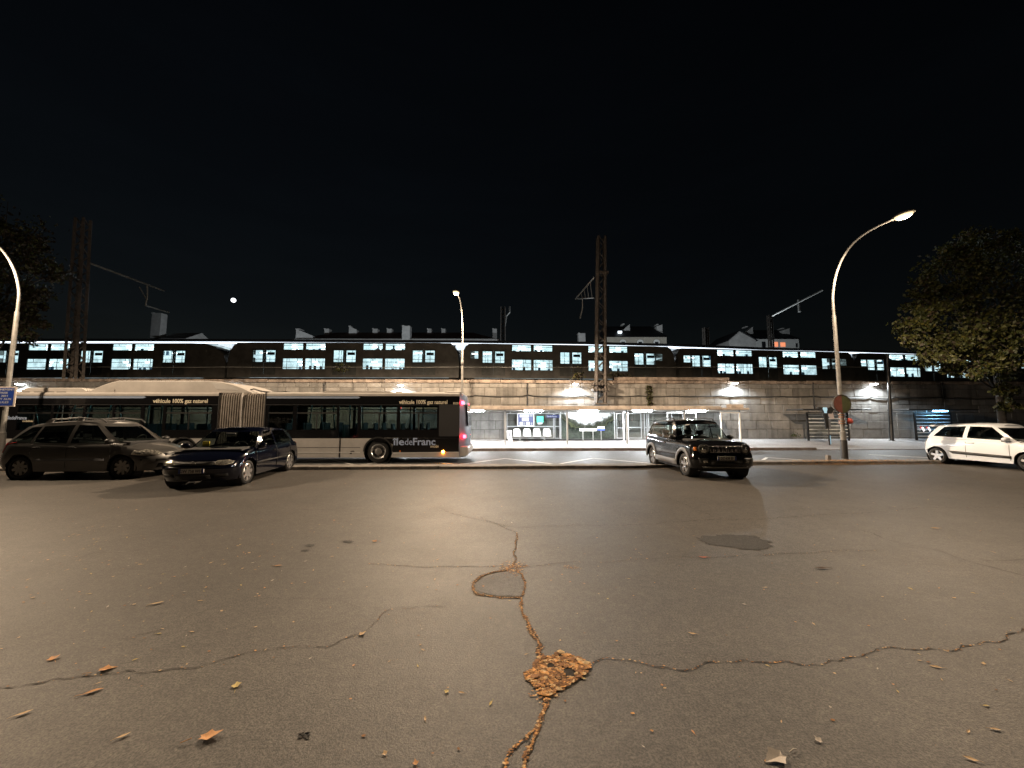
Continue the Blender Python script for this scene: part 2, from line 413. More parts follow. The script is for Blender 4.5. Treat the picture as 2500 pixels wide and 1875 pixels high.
# ------------------------------------------------------------------ retaining wall of stone blocks
joints = [0.1, 0.27, 0.94, 1.58, 2.18, 2.79, 3.40, 4.02, 4.36]
wall = thing('retaining_wall', 'long retaining wall of large weathered stone blocks carrying the railway', 'wall', (0, 0, 0), A)
wb = MB(); tones = []
for j in range(len(joints) - 1):
    z0, z1 = joints[j], joints[j + 1]
    x = -62.0 + random.uniform(0, 1)
    while x < 66:
        w = random.uniform(0.85, 1.55) if j else random.uniform(1.2, 2.2)
        o = random.uniform(-0.016, 0.016) - (0.05 if j == 0 else 0)
        g = 0.011
        wb.box(x + g, x + w - g, VW + o, VW + 0.3, z0 + g, z1 - g)
        tones += [min(1, max(0, random.gauss(0.5, 0.26)))] * 6
        x += w
blocks = wb.build('stone_block_face', 'stone', wall, bevel=0.02)
at = blocks.data.attributes.new('tone', 'FLOAT', 'FACE'); at.data.foreach_set('value', tones)
mb = MB(); mb.box(-62, 66, VW + 0.02, VW + 0.6, -0.3, 4.36); mb.build('mortar_backing', 'mortar', wall)
mb = MB(); x = -62.0
while x < 66:
    w = random.uniform(1.6, 2.6)
    if not (6.6 < x < 6.7): mb.box(x + 0.01, x + w - 0.01, VW - 0.09 + random.uniform(-.02, .02), VW + 0.7, 4.36, 4.60 + random.uniform(-0.03, 0.02))
    x += w
mb.build('coping', 'coping', wall, bevel=0.03)
# higher parapet east of the mast
ua, za = SU(1500, 920, VW)
ub, _ = SU(1780, 920, VW)
mb = MB(); mb.box(ua, ub, VW - 0.05, VW + 0.5, 4.605, 4.85); mb.build('parapet', 'coping', wall, bevel=0.03)

# embankment behind the wall, track bed and the land beyond
mb = MB(); nu, nv = 130, 12
for j in range(nv + 1):
    for i in range(nu + 1):
        u = -95 + 190 * i / nu; t = j / nv; v = VW + 0.55 + t * 8.5
        z = 4.48 + 0.85 * (t ** 0.8) + random.uniform(-0.07, 0.07) * (1 if 0 < j < nv else 0)
        mb.v.append(tuple(S(u, v, z)))
for j in range(nv):
    for i in range(nu):
        a = j * (nu + 1) + i; mb.f.append((a, a + 1, a + nu + 2, a + nu + 1)); mb.m.append(0)
struct('embankment', mb, 'earth', smooth=True)
sheet('track_bed', -140, 220, VW + 9.0, 75, 5.33, 'earth')
sheet('ground', -1500, 1500, 75, 1500, 5.0, 'earth')

# sagging cable along the wall
def sag_cable(name, label, pts, r, sagf=0.05, m='cable', cat='cable'):
    mb = MB(); out = []
    for (a, b) in zip(pts, pts[1:]):
        for i in range(8):
            t = i / 8; p = a.lerp(b, t); p.z -= sagf * 4 * t * (1 - t); out.append(p)
    out.append(pts[-1]); mb.tube(out, r, 6)
    return tag(mb.build(name, m, smooth=True), label, cat)
cps = []
for px, py in ((-260, 968), (150, 966), (500, 967), (700, 966), (900, 968), (1145, 967), (1160, 965), (1260, 968), (1287, 964), (1335, 968), (1430, 966), (1452, 970), (1480, 967), (1560, 966), (1640, 967), (1760, 966), (1810, 967), (1910, 968), (1985, 967), (2045, 968), (2110, 972), (2125, 969), (2165, 974), (2185, 970), (2290, 970), (2340, 972), (2420, 973), (2520, 974)):
    u, z = SU(px, py, VW - 0.06); cps.append(S(u, VW - 0.06, z))
sag_cable('wall_cable', 'black cable sagging along the whole face of the stone wall', cps, 0.035)
sag_cable('railing_cable', 'thin pale wire running along the track in front of the train', [S(SU(px, 895, 33)[0], 33, SU(px, 896, 33)[1]) for px in (-100, 250, 560, 820, 1120, 1480, 1760, 2050, 2500)], 0.022, 0.03, 'grey_metal')

def drain(px, y0, y1, label, r=0.05):
    u, z0 = SU(px, y0, VW - 0.05); _, z1 = SU(px, y1, VW - 0.05)
    mb = MB(); mb.cyl((0, 0, 0), (0, 0, z0 - z1), r, n=10)
    for f in (0.15, 0.6, 0.97): mb.box(-r - 0.02, r + 0.02, -r - 0.005, 0.06, (z0 - z1) * f, (z0 - z1) * f + 0.04)
    o = mb.build('drainpipe', 'black_metal', smooth=True, angle=40); o.location = S(u, VW - 0.06, z1); o.rotation_euler.z = A
    return tag(o, label, 'drainpipe')
drain(1287, 936, 990, 'black drainpipe on the wall above the seats of the lit shelter')
drain(1984, 934, 1000, 'black drainpipe on the wall above the unlit shelter with the stop sign')
drain(2299, 936, 975, 'black drainpipe on the dark wall beyond the blue lit shelter')
drain(793, 935, 962, 'short black drainpipe on the wall behind the bus roof')

# ------------------------------------------------------------------ wall lamps
M['led'] = emis('led_lens', (0.92, 0.97, 1.0), 90.0, light=False)
def wall_lamp(px, py, label):
    u, z = SU(px, py, VW - 0.42)
    t = thing('wall_lamp', label, 'wall lamp', S(u, VW, z), A, 'white lamps along the stone wall')
    mb = MB(); mb.box(-0.05, 0.05, -0.05, 0.02, -0.05, 0.12); mb.tube([(0, -0.03, 0.06), (0, -0.25, 0.10), (0, -0.4, 0.07)], 0.022, 8)
    mb.build('bracket', 'grey_metal', t)
    mb = MB(); mb.prism([(-0.17, 0.0), (-0.12, 0.09), (0.12, 0.09), (0.17, 0.0)], -0.56, -0.26, 'y'); h = mb.build('housing', 'grey_metal', t, bevel=0.01)
    mb = MB(); mb.box(-0.15, 0.15, -0.54, -0.28, -0.055, -0.002); mb.build('diffuser', 'led', t, bevel=0.015)
    lamp('wall_lamp_light', 'SPOT', (0, -0.42, -0.09), WALL_W, COOL, t, 0.09, 165, 0.35, (R(-14), 0, 0))
    return t
wall_lamp(47, 937, 'bright wall lamp above the front end of the bus')
wall_lamp(560, 937, 'wall lamp hidden behind the white roof pod of the bus')
wall_lamp(978, 940, 'bright wall lamp just above the rear roof of the bus')
wall_lamp(1405, 937, 'bright wall lamp beside the lattice mast above the lit shelter')
wall_lamp(1795, 935, 'bright wall lamp above the end of the long shelter roof')
wall_lamp(2135, 937, 'bright wall lamp beside the dark thin pole')

# ------------------------------------------------------------------ street lamps
M['street_glow'] = emis('street_lens', (1.0, 0.74, 0.40), 1.7, light=False)
def street_lamp(base, label, reach=2.5, h=8.0, watts=STREET_W, dirn=-math.pi / 2 + A, lean=0.0, power=True):
    t = thing('street_lamp', label, 'street lamp', base, dirn, 'bent neck street lamps')       # local +x is where the arm reaches
    mb = MB(); mb.lathe([(0.0, 0.0), (0.13, 0.0), (0.13, 0.03), (0.105, 0.04), (0.098, 1.1), (0.075, 1.12), (0.068, h * 0.68), (0.05, h * 0.685)], 16, 'z'); mb.build('post', 'lamp_paint', t, True, angle=40)
    mb = MB(); pts = []
    ctl = [(0, 0.672), (0, 0.72), (0.01, 0.785), (0.08, 0.865), (0.2, 0.93), (0.37, 0.975), (0.57, 0.996), (0.78, 1.0), (1.0, 0.995)]
    for i in range(len(ctl) - 1):
        p_, a_, b_, n_ = (Vector(ctl[min(max(k, 0), len(ctl) - 1)]) for k in (i - 1, i, i + 1, i + 2))
        for k in range(4):
            q = k / 4; v = 0.5 * ((2 * a_) + (b_ - p_) * q + (2 * p_ - 5 * a_ + 4 * b_ - n_) * q * q + (3 * a_ - p_ - 3 * b_ + n_) * q ** 3); pts.append((v.x * reach, 0, v.y * h))
    pts.append((reach, 0, ctl[-1][1] * h))
    rs = [0.05 - 0.018 * i / (len(pts) - 1) for i in range(len(pts))]
    mb.tube(pts, rs, 12); mb.build('neck', 'lamp_paint', t, True)
    hd = thing('lamp_head', None, None); hd.parent = t
    e = Vector(pts[-1]); dz = (Vector(pts[-1]) - Vector(pts[-2])).normalized()
    hd.location = e; hd.rotation_euler = (0, -math.atan2(dz.z, dz.x), 0)
    mb = MB()
    prof = [(0.02, -0.05), (0.07, 0.0), (0.14, 0.15), (0.17, 0.35), (0.14, 0.58), (0.05, 0.68), (0.0, 0.69)]
    vs, fs, n = [], [], 14
    for r, xx in prof:
        for k in range(n): w = math.pi * k / (n - 1); vs.append((xx, r * math.cos(w), 0.65 * r * math.sin(w)))
    for i in range(len(prof) - 1):
        for k in range(n - 1): a = i * n + k; fs.append((a, a + 1, a + n + 1, a + n))
    mb.add(vs, fs); mb.build('lamp_housing', 'lamp_paint', hd, True)
    mb = MB(); vs, fs = [], []
    for r, xx in [(0.0, 0.04), (0.09, 0.10), (0.145, 0.2), (0.155, 0.35), (0.13, 0.52), (0.07, 0.6), (0.0, 0.63)]:
        for k in range(n): w = math.pi * k / (n - 1); vs.append((xx, r * math.cos(w), -0.015 - 0.8 * r * math.sin(w)))
    for i in range(6):
        for k in range(n - 1): a = i * n + k; fs.append((a, a + 1, a + n + 1, a + n))
    mb.add(vs, fs); mb.build('lens', 'street_glow', hd, True)
    if power: lamp('street_lamp_light', 'POINT', (0.36, 0, -0.22), watts * 0.9, WARM, hd, 0.12, rot=(0, math.atan2(dz.z, dz.x) * 1.0, 0), wing=2.0)
    return t
b1 = G(2063, 1122, 0.085)
lamp_main = street_lamp(b1, 'tall street lamp with a round sign low on its post', 2.75, 8.6, STREET_W * 0.62, dirn=-math.pi / 2)
b2 = P(4, 1080, b1.y - 0.6); b2.z = 0.085
lamp_sign = street_lamp(b2, 'street lamp with a blue notice board beside the parked grey car', 2.75, 8.6, STREET_W * 0.78, dirn=-math.pi / 2)
u3, _ = SU(1128, 960, VK + 0.55)
lamp_far = street_lamp(S(u3, VK + 0.55, 0), 'street lamp on the far pavement behind the rear of the bus', 2.6, 8.55, STREET_W * 1.15, dirn=-math.pi / 2)
mb = MB(); mb.lathe([(0.0, -0.16), (0.09, -0.12), (0.09, 0.12), (0, 0.16)], 14, 'z'); o = mb.build('junction_box', 'lamp_paint', lamp_far, True); o.location = (0.05, 0, 5.1)
# ------------------------------------------------------------------ lit bus shelter
M['tube'] = emis('tube_light', (0.90, 0.96, 1.0), TUBE_E)
M['tube_blue'] = emis('blue_tube_light', (0.25, 0.62, 1.0), TUBE_BLUE_E)
M['shelter_roof'] = mat('shelter_roof', (0.33, 0.28, 0.24), 0.7, 0, 0.3, 2.5)
M['shelter_under'] = mat('shelter_underside', (0.6, 0.6, 0.58), 0.6)
M['post_grey'] = mat('post_grey', (0.42, 0.43, 0.44), 0.4, 0.3)
M['navy'] = mat('navy_print', (0.02, 0.03, 0.11), 0.4)
M['paper'] = mat('paper', (0.5, 0.51, 0.53), 0.7)
M['paper_pink'] = mat('paper_pink', (0.46, 0.40, 0.40), 0.7)
M['green_screen'] = emis('green_screen', (0.10, 0.75, 0.55), 1.3, (0.02, 0.3, 0.2), light=False)
M['teal_print'] = mat('teal_print', (0.03, 0.35, 0.25), 0.4)
VP, VB = 25.3, 27.9                                   # front posts and back panels
def su(px, py, v): return SU(px, py, v)
shelter = thing('bus_shelter', 'long brightly lit bus shelter with white seats and a landscape mural', 'bus shelter', (0, 0, 0), A)
uL = su(985, 1000, 24.9)[0]; uR = su(1829, 1000, 24.9)[0]
mb = MB(); mb.box(uL, uR - 1.9, 24.85, 28.2, 2.30, 2.55); mb.box(uR - 1.9, uR, 24.85, 28.2, 2.30, 2.44)
mb.build('roof', 'shelter_roof', shelter, bevel=0.03)
mb = MB(); mb.box(uL + 0.05, uR - 0.05, 24.95, 28.15, 2.27, 2.30); mb.build('ceiling_panel', 'shelter_under', shelter)
ux = su(1802, 990, 25.0)[0]
mb = MB(); mb.box(ux - 0.5, ux + 0.35, 24.95, 25.5, 2.445, 2.68); mb.build('roof_box', 'shelter_roof', shelter, bevel=0.02)
for px in (1233, 1385, 1531, 1672, 1807):
    u = su(px, 1060, VP)[0]
    mb = MB(); mb.box(u - 0.055, u + 0.055, VP - 0.055, VP + 0.055, 0.03, 2.27); mb.box(u - 0.11, u + 0.11, VP - 0.11, VP + 0.11, 0.01, 0.035)
    mb.build('post', 'post_grey', shelter, bevel=0.01)
for px in (1158, 1302, 1437, 1569, 1700):
    u = su(px, 1000, 25.5)[0]
    mb = MB(); mb.box(u - 0.62, u + 0.62, 25.38, 25.66, 2.2, 2.268); mb.build('tube_lamp', 'tube', shelter, bevel=0.02)
def panel(px0, px1, zt=2.12, zb=0.3, v=VB, m='clear_glass', mull=()):
    a, b = su(px0, 1040, v)[0], su(px1, 1040, v)[0]
    mb = MB(); mb.box(a + 0.04, b - 0.04, v - 0.006, v + 0.006, zb + 0.04, zt - 0.04); g = mb.build('glass_panel', m, shelter)
    mb = MB()
    for x in (a, b - 0.045): mb.box(x, x + 0.045, v - 0.03, v + 0.03, zb, zt)
    mb.box(a + 0.045, b - 0.045, v - 0.025, v + 0.025, zb, zb + 0.04); mb.box(a + 0.045, b - 0.045, v - 0.025, v + 0.025, zt - 0.04, zt)
    for f in mull: mb.box(a + 0.045, b - 0.045, v - 0.022, v + 0.022, zb + (zt - zb) * f, zb + (zt - zb) * f + 0.06)
    mb.build('panel_frame', 'post_grey', g)
panel(1237, 1352, mull=(0.46,)); panel(1354, 1367, mull=(0.46,))
panel(1505, 1524, mull=(0.4,))
for px0, px1 in ((1531, 1566), (1573, 1580), (1583, 1632), (1640, 1668)): panel(px0, px1, mull=(0.42,))
for px in (1246, 1300, 1340, 1420, 1470):
    u = su(px, 1005, VB)[0]
    mb = MB(); mb.cyl((u, VB, 2.12), (u, VB, 2.27), 0.05, 0.02, 10); mb.build('roof_clamp', 'grey_metal', shelter, True)
mb = MB(); mb.box(su(1237, 1, VB)[0], su(1504, 1, VB)[0], VB - 0.06, VB + 0.06, 0.13, 0.27); mb.build('base_beam', 'black_metal', shelter)
# doorway frame at the far end and inner frames
for (p0, p1, v) in ((1758, 1806, 25.25), (1520, 1533, 26.3), (1628, 1700, 26.6)):
    a, b = su(p0, 1010, v)[0], su(p1, 1010, v)[0]
    mb = MB(); mb.box(a, a + 0.07, v - 0.04, v + 0.04, 0.08, 2.1); mb.box(a, b, v - 0.04, v + 0.04, 2.1, 2.2); mb.box(b - 0.07, b, v - 0.04, v + 0.04, 0.08, 2.1)
    mb.build('door_frame', 'white_paint', shelter, bevel=0.008)
# bench of four shell seats
ua_, ub_ = su(1250, 1060, 27.3)[0], su(1347, 1060, 27.3)[0]
mb = MB(); mb.box(ua_, ub_, 27.3, 27.38, 0.42, 0.50)
for f in (0.2, 0.82): mb.box(ua_ + (ub_ - ua_) * f - 0.05, ua_ + (ub_ - ua_) * f + 0.05, 27.28, 27.36, 0.12, 0.42)
mb.build('bench_beam', 'grey_metal', shelter)
def seat_shell():
    mb = MB(); rows = [(26.85, 0.50), (26.9, 0.48), (27.2, 0.46), (27.33, 0.53), (27.40, 0.72), (27.46, 0.98), (27.47, 1.02)]
    n = 9; wd = [0.22, 0.25, 0.26, 0.265, 0.26, 0.22, 0.17]
    for (v, z), w in zip(rows, wd):
        for k in range(n):
            t = k / (n - 1) * 2 - 1; mb.v.append((w * t, v - 27.2 - 0.05 * t * t * (1 if z > .5 else 0), z + 0.04 * t * t * (z < 0.6)))
    for i in range(len(rows) - 1):
        for k in range(n - 1): a = i * n + k; mb.f.append((a, a + 1, a + n + 1, a + n)); mb.m.append(0)
    return mb
for i, px in enumerate((1262, 1287, 1311, 1336)):
    o = seat_shell().build('seat', 'white_plastic', shelter, True); o.location = (su(px, 1055, 27.2)[0], 27.2, 0)
    s = o.modifiers.new('thick', 'SOLIDIFY'); s.thickness = 0.02
# mural on the back panel: bright sky, trees, water
def mural():
    m, n, l, b = _nt('landscape_print')
    tc = n.new('ShaderNodeTexCoord'); sp = n.new('ShaderNodeSeparateXYZ'); l.new(tc.outputs['Generated'], sp.inputs[0])
    nz = n.new('ShaderNodeTexNoise'); nz.inputs['Scale'].default_value = 2.2; nz.inputs['Detail'].default_value = 8; l.new(tc.outputs['Object'], nz.inputs['Vector'])
    ab = n.new('ShaderNodeMath'); ab.operation = 'SUBTRACT'; ab.inputs[1].default_value = 0.5; l.new(sp.outputs[0], ab.inputs[0])
    sq = n.new('ShaderNodeMath'); sq.operation = 'POWER'; sq.inputs[1].default_value = 2; l.new(ab.outputs[0], sq.inputs[0])
    h = n.new('ShaderNodeMath'); h.operation = 'MULTIPLY_ADD'; h.inputs[1].default_value = -1.9; l.new(sq.outputs[0], h.inputs[0]); l.new(sp.outputs[2], h.inputs[2])
    k = n.new('ShaderNodeMath'); k.operation = 'MULTIPLY_ADD'; k.inputs[1].default_value = -0.55; k.inputs[2].default_value = 0.275
    l.new(nz.outputs['Fac'], k.inputs[0])
    ad = n.new('ShaderNodeMath'); ad.operation = 'ADD'; l.new(h.outputs[0], ad.inputs[0]); l.new(k.outputs[0], ad.inputs[1])
    cr = n.new('ShaderNodeValToRGB'); e = cr.color_ramp.elements
    e[0].position = 0.0; e[0].color = (0.05, 0.06, 0.05, 1); e[1].position = 0.64; e[1].color = (0.7, 0.74, 0.76, 1)
    for p, c in ((0.24, (0.025, 0.03, 0.025, 1)), (0.30, (0.012, 0.015, 0.012, 1)), (0.35, (0.06, 0.065, 0.035, 1)), (0.43, (0.025, 0.03, 0.022, 1)), (0.52, (0.05, 0.052, 0.04, 1)), (0.57, (0.16, 0.165, 0.15, 1))):
        q = cr.color_ramp.elements.new(p); q.color = c
    l.new(ad.outputs[0], cr.inputs[0])
    n2 = n.new('ShaderNodeTexNoise'); n2.inputs['Scale'].default_value = 7; n2.inputs['Detail'].default_value = 6; l.new(tc.outputs['Object'], n2.inputs['Vector'])
    mx = n.new('ShaderNodeMix'); mx.data_type = 'RGBA'; mx.blend_type = 'OVERLAY'; mx.inputs[0].default_value = 0.85
    l.new(cr.outputs[0], mx.inputs[6]); l.new(n2.outputs['Fac'], mx.inputs[7]); l.new(mx.outputs[2], b.inputs['Base Color'])
    b.inputs['Roughness'].default_value = 0.15; b.inputs['Coat Weight'].default_value = 0.5
    return m
M['mural'] = mural()
a, b = su(1370, 1040, VB)[0], su(1499, 1040, VB)[0]
mb = MB(); mb.box(a, b, VB - 0.02, VB + 0.02, 0.28, 2.16); mb.build('mural_panel', 'mural', shelter)
mb = MB(); mb.box(b, b + 0.06, VB - 0.03, VB + 0.03, 0.25, 2.2); mb.box(a - 0.06, a, VB - 0.03, VB + 0.03, 0.25, 2.2); mb.build('panel_frame', 'post_grey', shelter)

def board(name, label, cat, px0, px1, y0, y1, v, m, frame=None, fw=0.05, dep=0.04):
    (a, z1), (b, z0) = su(px0, y0, v), su(px1, y1, v)
    t = thing(name, label, cat, S((a + b) / 2, v, z0), A)
    w, h = (b - a) / 2, z1 - z0
    mb = MB(); mb.box(-w + (fw if frame else 0), w - (fw if frame else 0), -dep / 2, dep / 2, fw if frame else 0, h - (fw if frame else 0)); mb.build('panel', m, t)
    if frame:
        mb = MB(); mb.box(-w, -w + fw, -dep, dep, 0, h); mb.box(w - fw, w, -dep, dep, 0, h); mb.box(-w + fw, w - fw, -dep, dep, 0, fw); mb.box(-w + fw, w - fw, -dep, dep, h - fw, h)
        mb.build('frame', frame, t)
    return t, w, h
t, w, h = board('notice_board', 'white framed notice board with papers on dark blue behind the shelter seats', 'notice board', 1263, 1304, 1009, 1041, VB - 0.12, 'navy', 'white_paint')
for (x0, x1, z0, z1, m) in ((0.14, 0.68, 0.70, 0.90, 'paper'), (0.27, 0.68, 0.40, 0.66, 'paper_pink'), (0.14, 0.33, 0.06, 0.34, 'paper'), (0.36, 0.48, 0.08, 0.32, 'grey_plastic'), (0.54, 0.74, 0.06, 0.34, 'paper'), (0.8, 0.9, 0.08, 0.3, 'grey_plastic'), (0.72, 0.92, 0.75, 0.9, 'grey_plastic')):
    mb = MB(); mb.box(-w + 2 * w * x0, -w + 2 * w * x1, -0.028, -0.022, h * z0, h * z1); mb.build('notice', m, t)
t, w, h = board('screen', 'small glowing green information screen beside the notice board', 'screen', 1310, 1327, 1016, 1032, VB - 0.12, 'green_screen', 'teal_print', 0.03)
mb = MB(); mb.prism([(-w * 0.7, 0), (w * 0.7, 0), (w * 0.6, -0.1), (-w * 0.6, -0.1)], -0.03, 0.03, 'y'); mb.build('tray', 'white_plastic', t)
t, w, h = board('name_sign', 'narrow dark blue stop name sign with white lettering beside the green screen', 'sign', 1334, 1366, 1013, 1020, VB - 0.12, 'navy')
text('lettering', 'Gare de Dourdan', 0.14, 'paper', t, (-w * 0.95, -0.024, h * 0.28), bold=0.01, sx=0.74)
# leaning white banner by the first post
u, _ = su(1243, 1060, 26.6)
mb = MB(); mb.prism([(-0.16, 0.86), (0.20, 0.86), (0.16, 0.62), (0.16, 0.42), (0.26, 0.10), (-0.02, 0.02), (-0.13, 0.45)], -0.03, 0.03, 'y')
o = mb.build('litter_bag_holder', 'white_plastic', bevel=0.02); o.location = S(u, 26.6, 0.06); o.rotation_euler.z = A
mb = MB(); mb.prism([(-0.03, 0.74), (0.06, 0.74), (0.09, 0.5), (0.06, 0.2), (-0.02, 0.5)], -0.034, -0.031, 'y'); q = mb.build('bag', 'grey_plastic', o)
tag(o, 'slanted white litter bag holder beside the first seat of the lit shelter', 'bag holder')
# leaning rail in front of the mural
a, b = su(1415, 1050, 26.8)[0], su(1456, 1050, 26.8)[0]
t = thing('leaning_rail', 'pale leaning rail on two legs in front of the landscape mural', 'leaning rail', S((a + b) / 2, 26.8, 0.1), A)
w = (b - a) / 2
for z in (0.80, 0.90):
    mb = MB(); mb.cyl((-w, 0, z), (w, 0, z), 0.04, n=10); mb.build('rail_bar', 'white_paint', t, True, angle=40)
for x in (-w * 0.6, w * 0.6):
    mb = MB(); mb.cyl((x, 0.03, 0), (x, 0.03, 0.8), 0.03, n=10); mb.build('leg', 'grey_metal', t, True, angle=40)
t, w, h = board('small_sign', 'little blue and white sign beside the leaning rail', 'sign', 1459, 1476, 1041, 1051, 27.0, 'paper')
mb = MB(); mb.box(-w, w, -0.024, -0.021, 0, h * 0.45); mb.build('blue_band', 'plate_blue', t)
mb = MB(); mb.cyl((0, 0.03, 0), (0, 0.03, -0.95), 0.025, n=8); mb.build('post', 'grey_metal', t)

# ------------------------------------------------------------------ two small shelters farther along
def small_shelter(label, r0, r1, p0, p1, v, lit):
    a, b = su(r0, 1000, v)[0], su(r1, 1000, v)[0]; c, d = su(p0, 1040, v + 1.0)[0], su(p1, 1040, v + 1.0)[0]
    t = thing('small_bus_shelter', label, 'bus shelter', (0, 0, 0), A)
    mb = MB(); mb.box(a, b, v - 0.2, v + 1.4, 2.33, 2.41); mb.build('roof', 'black_metal', t, bevel=0.02)
    for x in (c, d):
        mb = MB(); mb.box(x - 0.05, x + 0.05, v + 0.95, v + 1.05, 0.12, 2.18); mb.build('post', 'black_metal', t)
    mb = MB(); mb.box(c, d, v + 0.97, v + 1.03, 2.12, 2.19); mb.build('top_rail', 'black_metal', t)
    for f in (0.05, 0.35, 0.7, 0.97):
        mb = MB(); mb.box(c + (d - c) * f - 0.02, c + (d - c) * f + 0.02, v + 0.98, v + 1.02, 2.19, 2.33); mb.build('roof_clamp', 'grey_metal', t)
    mb = MB(); mb.box(c + 0.06, d - 0.06, v + 0.99, v + 1.01, 0.3, 2.1); g = mb.build('glass_panel', 'clear_glass', t)
    mb = MB()
    for k in range(7): z = 0.42 + k * 0.255; mb.box(c + 0.06, d - 0.06, v + 0.975, v + 0.988, z, z + 0.045)
    mb.build('glass_stripes', 'white_plastic', g)
    e, f = c + (d - c) * 0.36, c + (d - c) * 0.84
    mb = MB(); mb.box(e, f, v + 0.55, v + 0.85, 0.5, 0.56)
    for x in (e + 0.15, f - 0.2): mb.box(x, x + 0.07, v + 0.66, v + 0.74, 0.1, 0.5)
    mb.build('bench', 'black_metal', t)
    if lit:
        x = su(2295, 1002, v + 0.5)[0]
        mb = MB(); mb.box(x - 0.48, x + 0.48, v + 0.4, v + 0.6, 2.24, 2.32); mb.build('tube_lamp', 'tube_blue', t, bevel=0.02)
    return t, c, d
small_shelter('dark unlit bus shelter with pale stripes on its glass behind the stop sign', 1955, 2121, 1972, 2070, 26.3, False)
ts, c, d = small_shelter('blue lit bus shelter with glowing stripes behind the white car', 2213, 2382, 2235, 2322, 26.6, True)
M['red_white'] = emis('reflection_white', (1, 0.95, 0.92), 1.6, light=False); M['red_glow'] = emis('reflection_red', (1, 0.06, 0.04), 1.2, (0.6, 0.03, 0.03), light=False)
for i, px in enumerate((2256, 2271)):
    u, z = su(px, 1047, 27.3)
    mb = MB(); mb.prism([(0, 0.1), (0.1, 0.14), (0.24, -0.12), (0.13, -0.2)], 0, 0.02, 'y', 0); mb.prism([(-0.12, 0.12), (-0.02, 0.15), (0.0, 0.1), (-0.05, 0.03)], 0, 0.02, 'y', 1)
    o = mb.build('reflection_mark', ['red_white', 'red_glow'], ts); o.location = (u, 27.45, z)  # glowing marks that paint the red and white reflections

# bus stop sign with a pale blue disc, dark panels and a dustbin side
u, _ = su(2026, 1090, 24.6)
t = thing('bus_stop_sign', 'dark bus stop sign with a pale blue roundel and timetable panels', 'bus stop sign', S(u, 24.6, 0.0), A)
M['pale_blue'] = emis('pale_blue_sign', (0.35, 0.62, 0.85), 0.35, (0.35, 0.6, 0.8), light=False)
mb = MB(); mb.cyl((0, 0, 0), (0, 0, 2.45), 0.04, n=10); mb.build('pole', 'black_metal', t, True, angle=40)
mb = MB(); mb.prism([(-0.66, 2.42), (-0.58, 2.50), (0.0, 2.42), (0.30, 2.50), (0.42, 2.3), (0.28, 2.08), (-0.30, 2.08), (-0.36, 2.30)], -0.05, 0.05, 'y'); mb.build('head_panel', 'black_plastic', t, bevel=0.01)
mb = MB(); mb.prism([(-0.32, 2.46), (-0.06, 2.46), (-0.03, 2.34), (-0.08, 2.18), (-0.08, 2.09), (-0.26, 2.09), (-0.27, 2.2), (-0.35, 2.36)], -0.062, -0.052, 'y'); mb.build('roundel', 'pale_blue', t)
mb = MB(); mb.prism([(-0.30, 2.07), (-0.05, 2.07), (-0.08, 1.6), (-0.08, 1.15), (-0.2, 1.05), (-0.22, 1.6)], -0.04, 0.04, 'y'); mb.build('timetable_panel', 'black_plastic', t)
mb = MB(); mb.prism([(-0.12, 1.75), (0.22, 1.65), (0.22, 1.03), (-0.12, 1.03)], 0.045, 0.075, 'y'); mb.build('timetable_panel', 'grey_plastic', t)
mb = MB(); mb.prism([(0.06, 2.06), (0.42, 2.1), (0.5, 1.7), (0.2, 1.72)], 0.045, 0.075, 'y'); mb.build('advert_panel', 'paper_pink', t)
mb = MB(); mb.box(0.05, 0.09, -0.02, 0.02, 0.06, 0.62); mb.build('light_strip', 'pale_blue', t)

# thin dark pole
u, _ = su(2178, 1081, 27.2)
t = thing('thin_pole', 'tall thin dark pole on the pavement beside the blue lit shelter', 'pole', S(u, 27.2, 0.1), A)
top = P(2166, 858, S(u, 27.2).y + 0.0) - Vector(S(u, 27.2, 0.1))
mb = MB(); mb.tube([(0, 0, 0), (top.x * CA + top.y * SA, 0, 6.4)], [0.12, 0.07], 12); mb.build('shaft', 'black_metal', t, True, angle=50)
mb = MB(); mb.lathe([(0, 0), (0.19, 0), (0.19, 0.05), (0.13, 0.08)], 14, 'z'); mb.build('base_collar', 'black_metal', t, True, angle=40)

# ------------------------------------------------------------------ round sign, bands and odd bits on the lamp posts
M['dull_red'] = mat('dull_red', (0.20, 0.075, 0.06), 0.5, 0, 0.2, 5)
M['dull_green'] = mat('dull_green', (0.11, 0.12, 0.06), 0.45, 0.2, 0.2, 5)
M['red_ball'] = mat('red_ball', (0.62, 0.10, 0.07), 0.35)
M['tape'] = mat('tape', (0.25, 0.13, 0.08), 0.4, 0.1, 0.4, 12)
c = P(2056, 986, b1.y - 0.12)
t = thing('round_sign', 'round traffic sign half dull red and half olive on the lamp post', 'road sign', c, A)
n = 28
for side, m in ((0, 'dull_red'), (1, 'dull_green')):
    vs = [(0, 0)] + [(0.36 * math.sin(math.pi * (k / n)) * (-1 if side == 0 else 1), 0.36 * math.cos(math.pi * k / n)) for k in range(n + 1)]
    mb = MB(); mb.prism(vs[1:], 0.0, 0.02, 'y'); mb.build('sign_face', m, t)
mb = MB(); mb.lathe([(0.355, -0.012), (0.375, -0.012), (0.375, 0.03), (0.355, 0.03)], 32, 'y', close=True); mb.build('rim', 'rust', t, True, angle=40)
c = P(2074, 1028, b1.y + 0.05)
o = tag(MB().lathe([(0, 0.12), (0.07, 0.10), (0.115, 0.03), (0.12, -0.05), (0.08, -0.11), (0, -0.12)], 16, 'z').build('warning_lamp', 'red_ball', smooth=True), 'small red warning lamp hung beside the banded part of the lamp post', 'warning lamp'); o.location = c
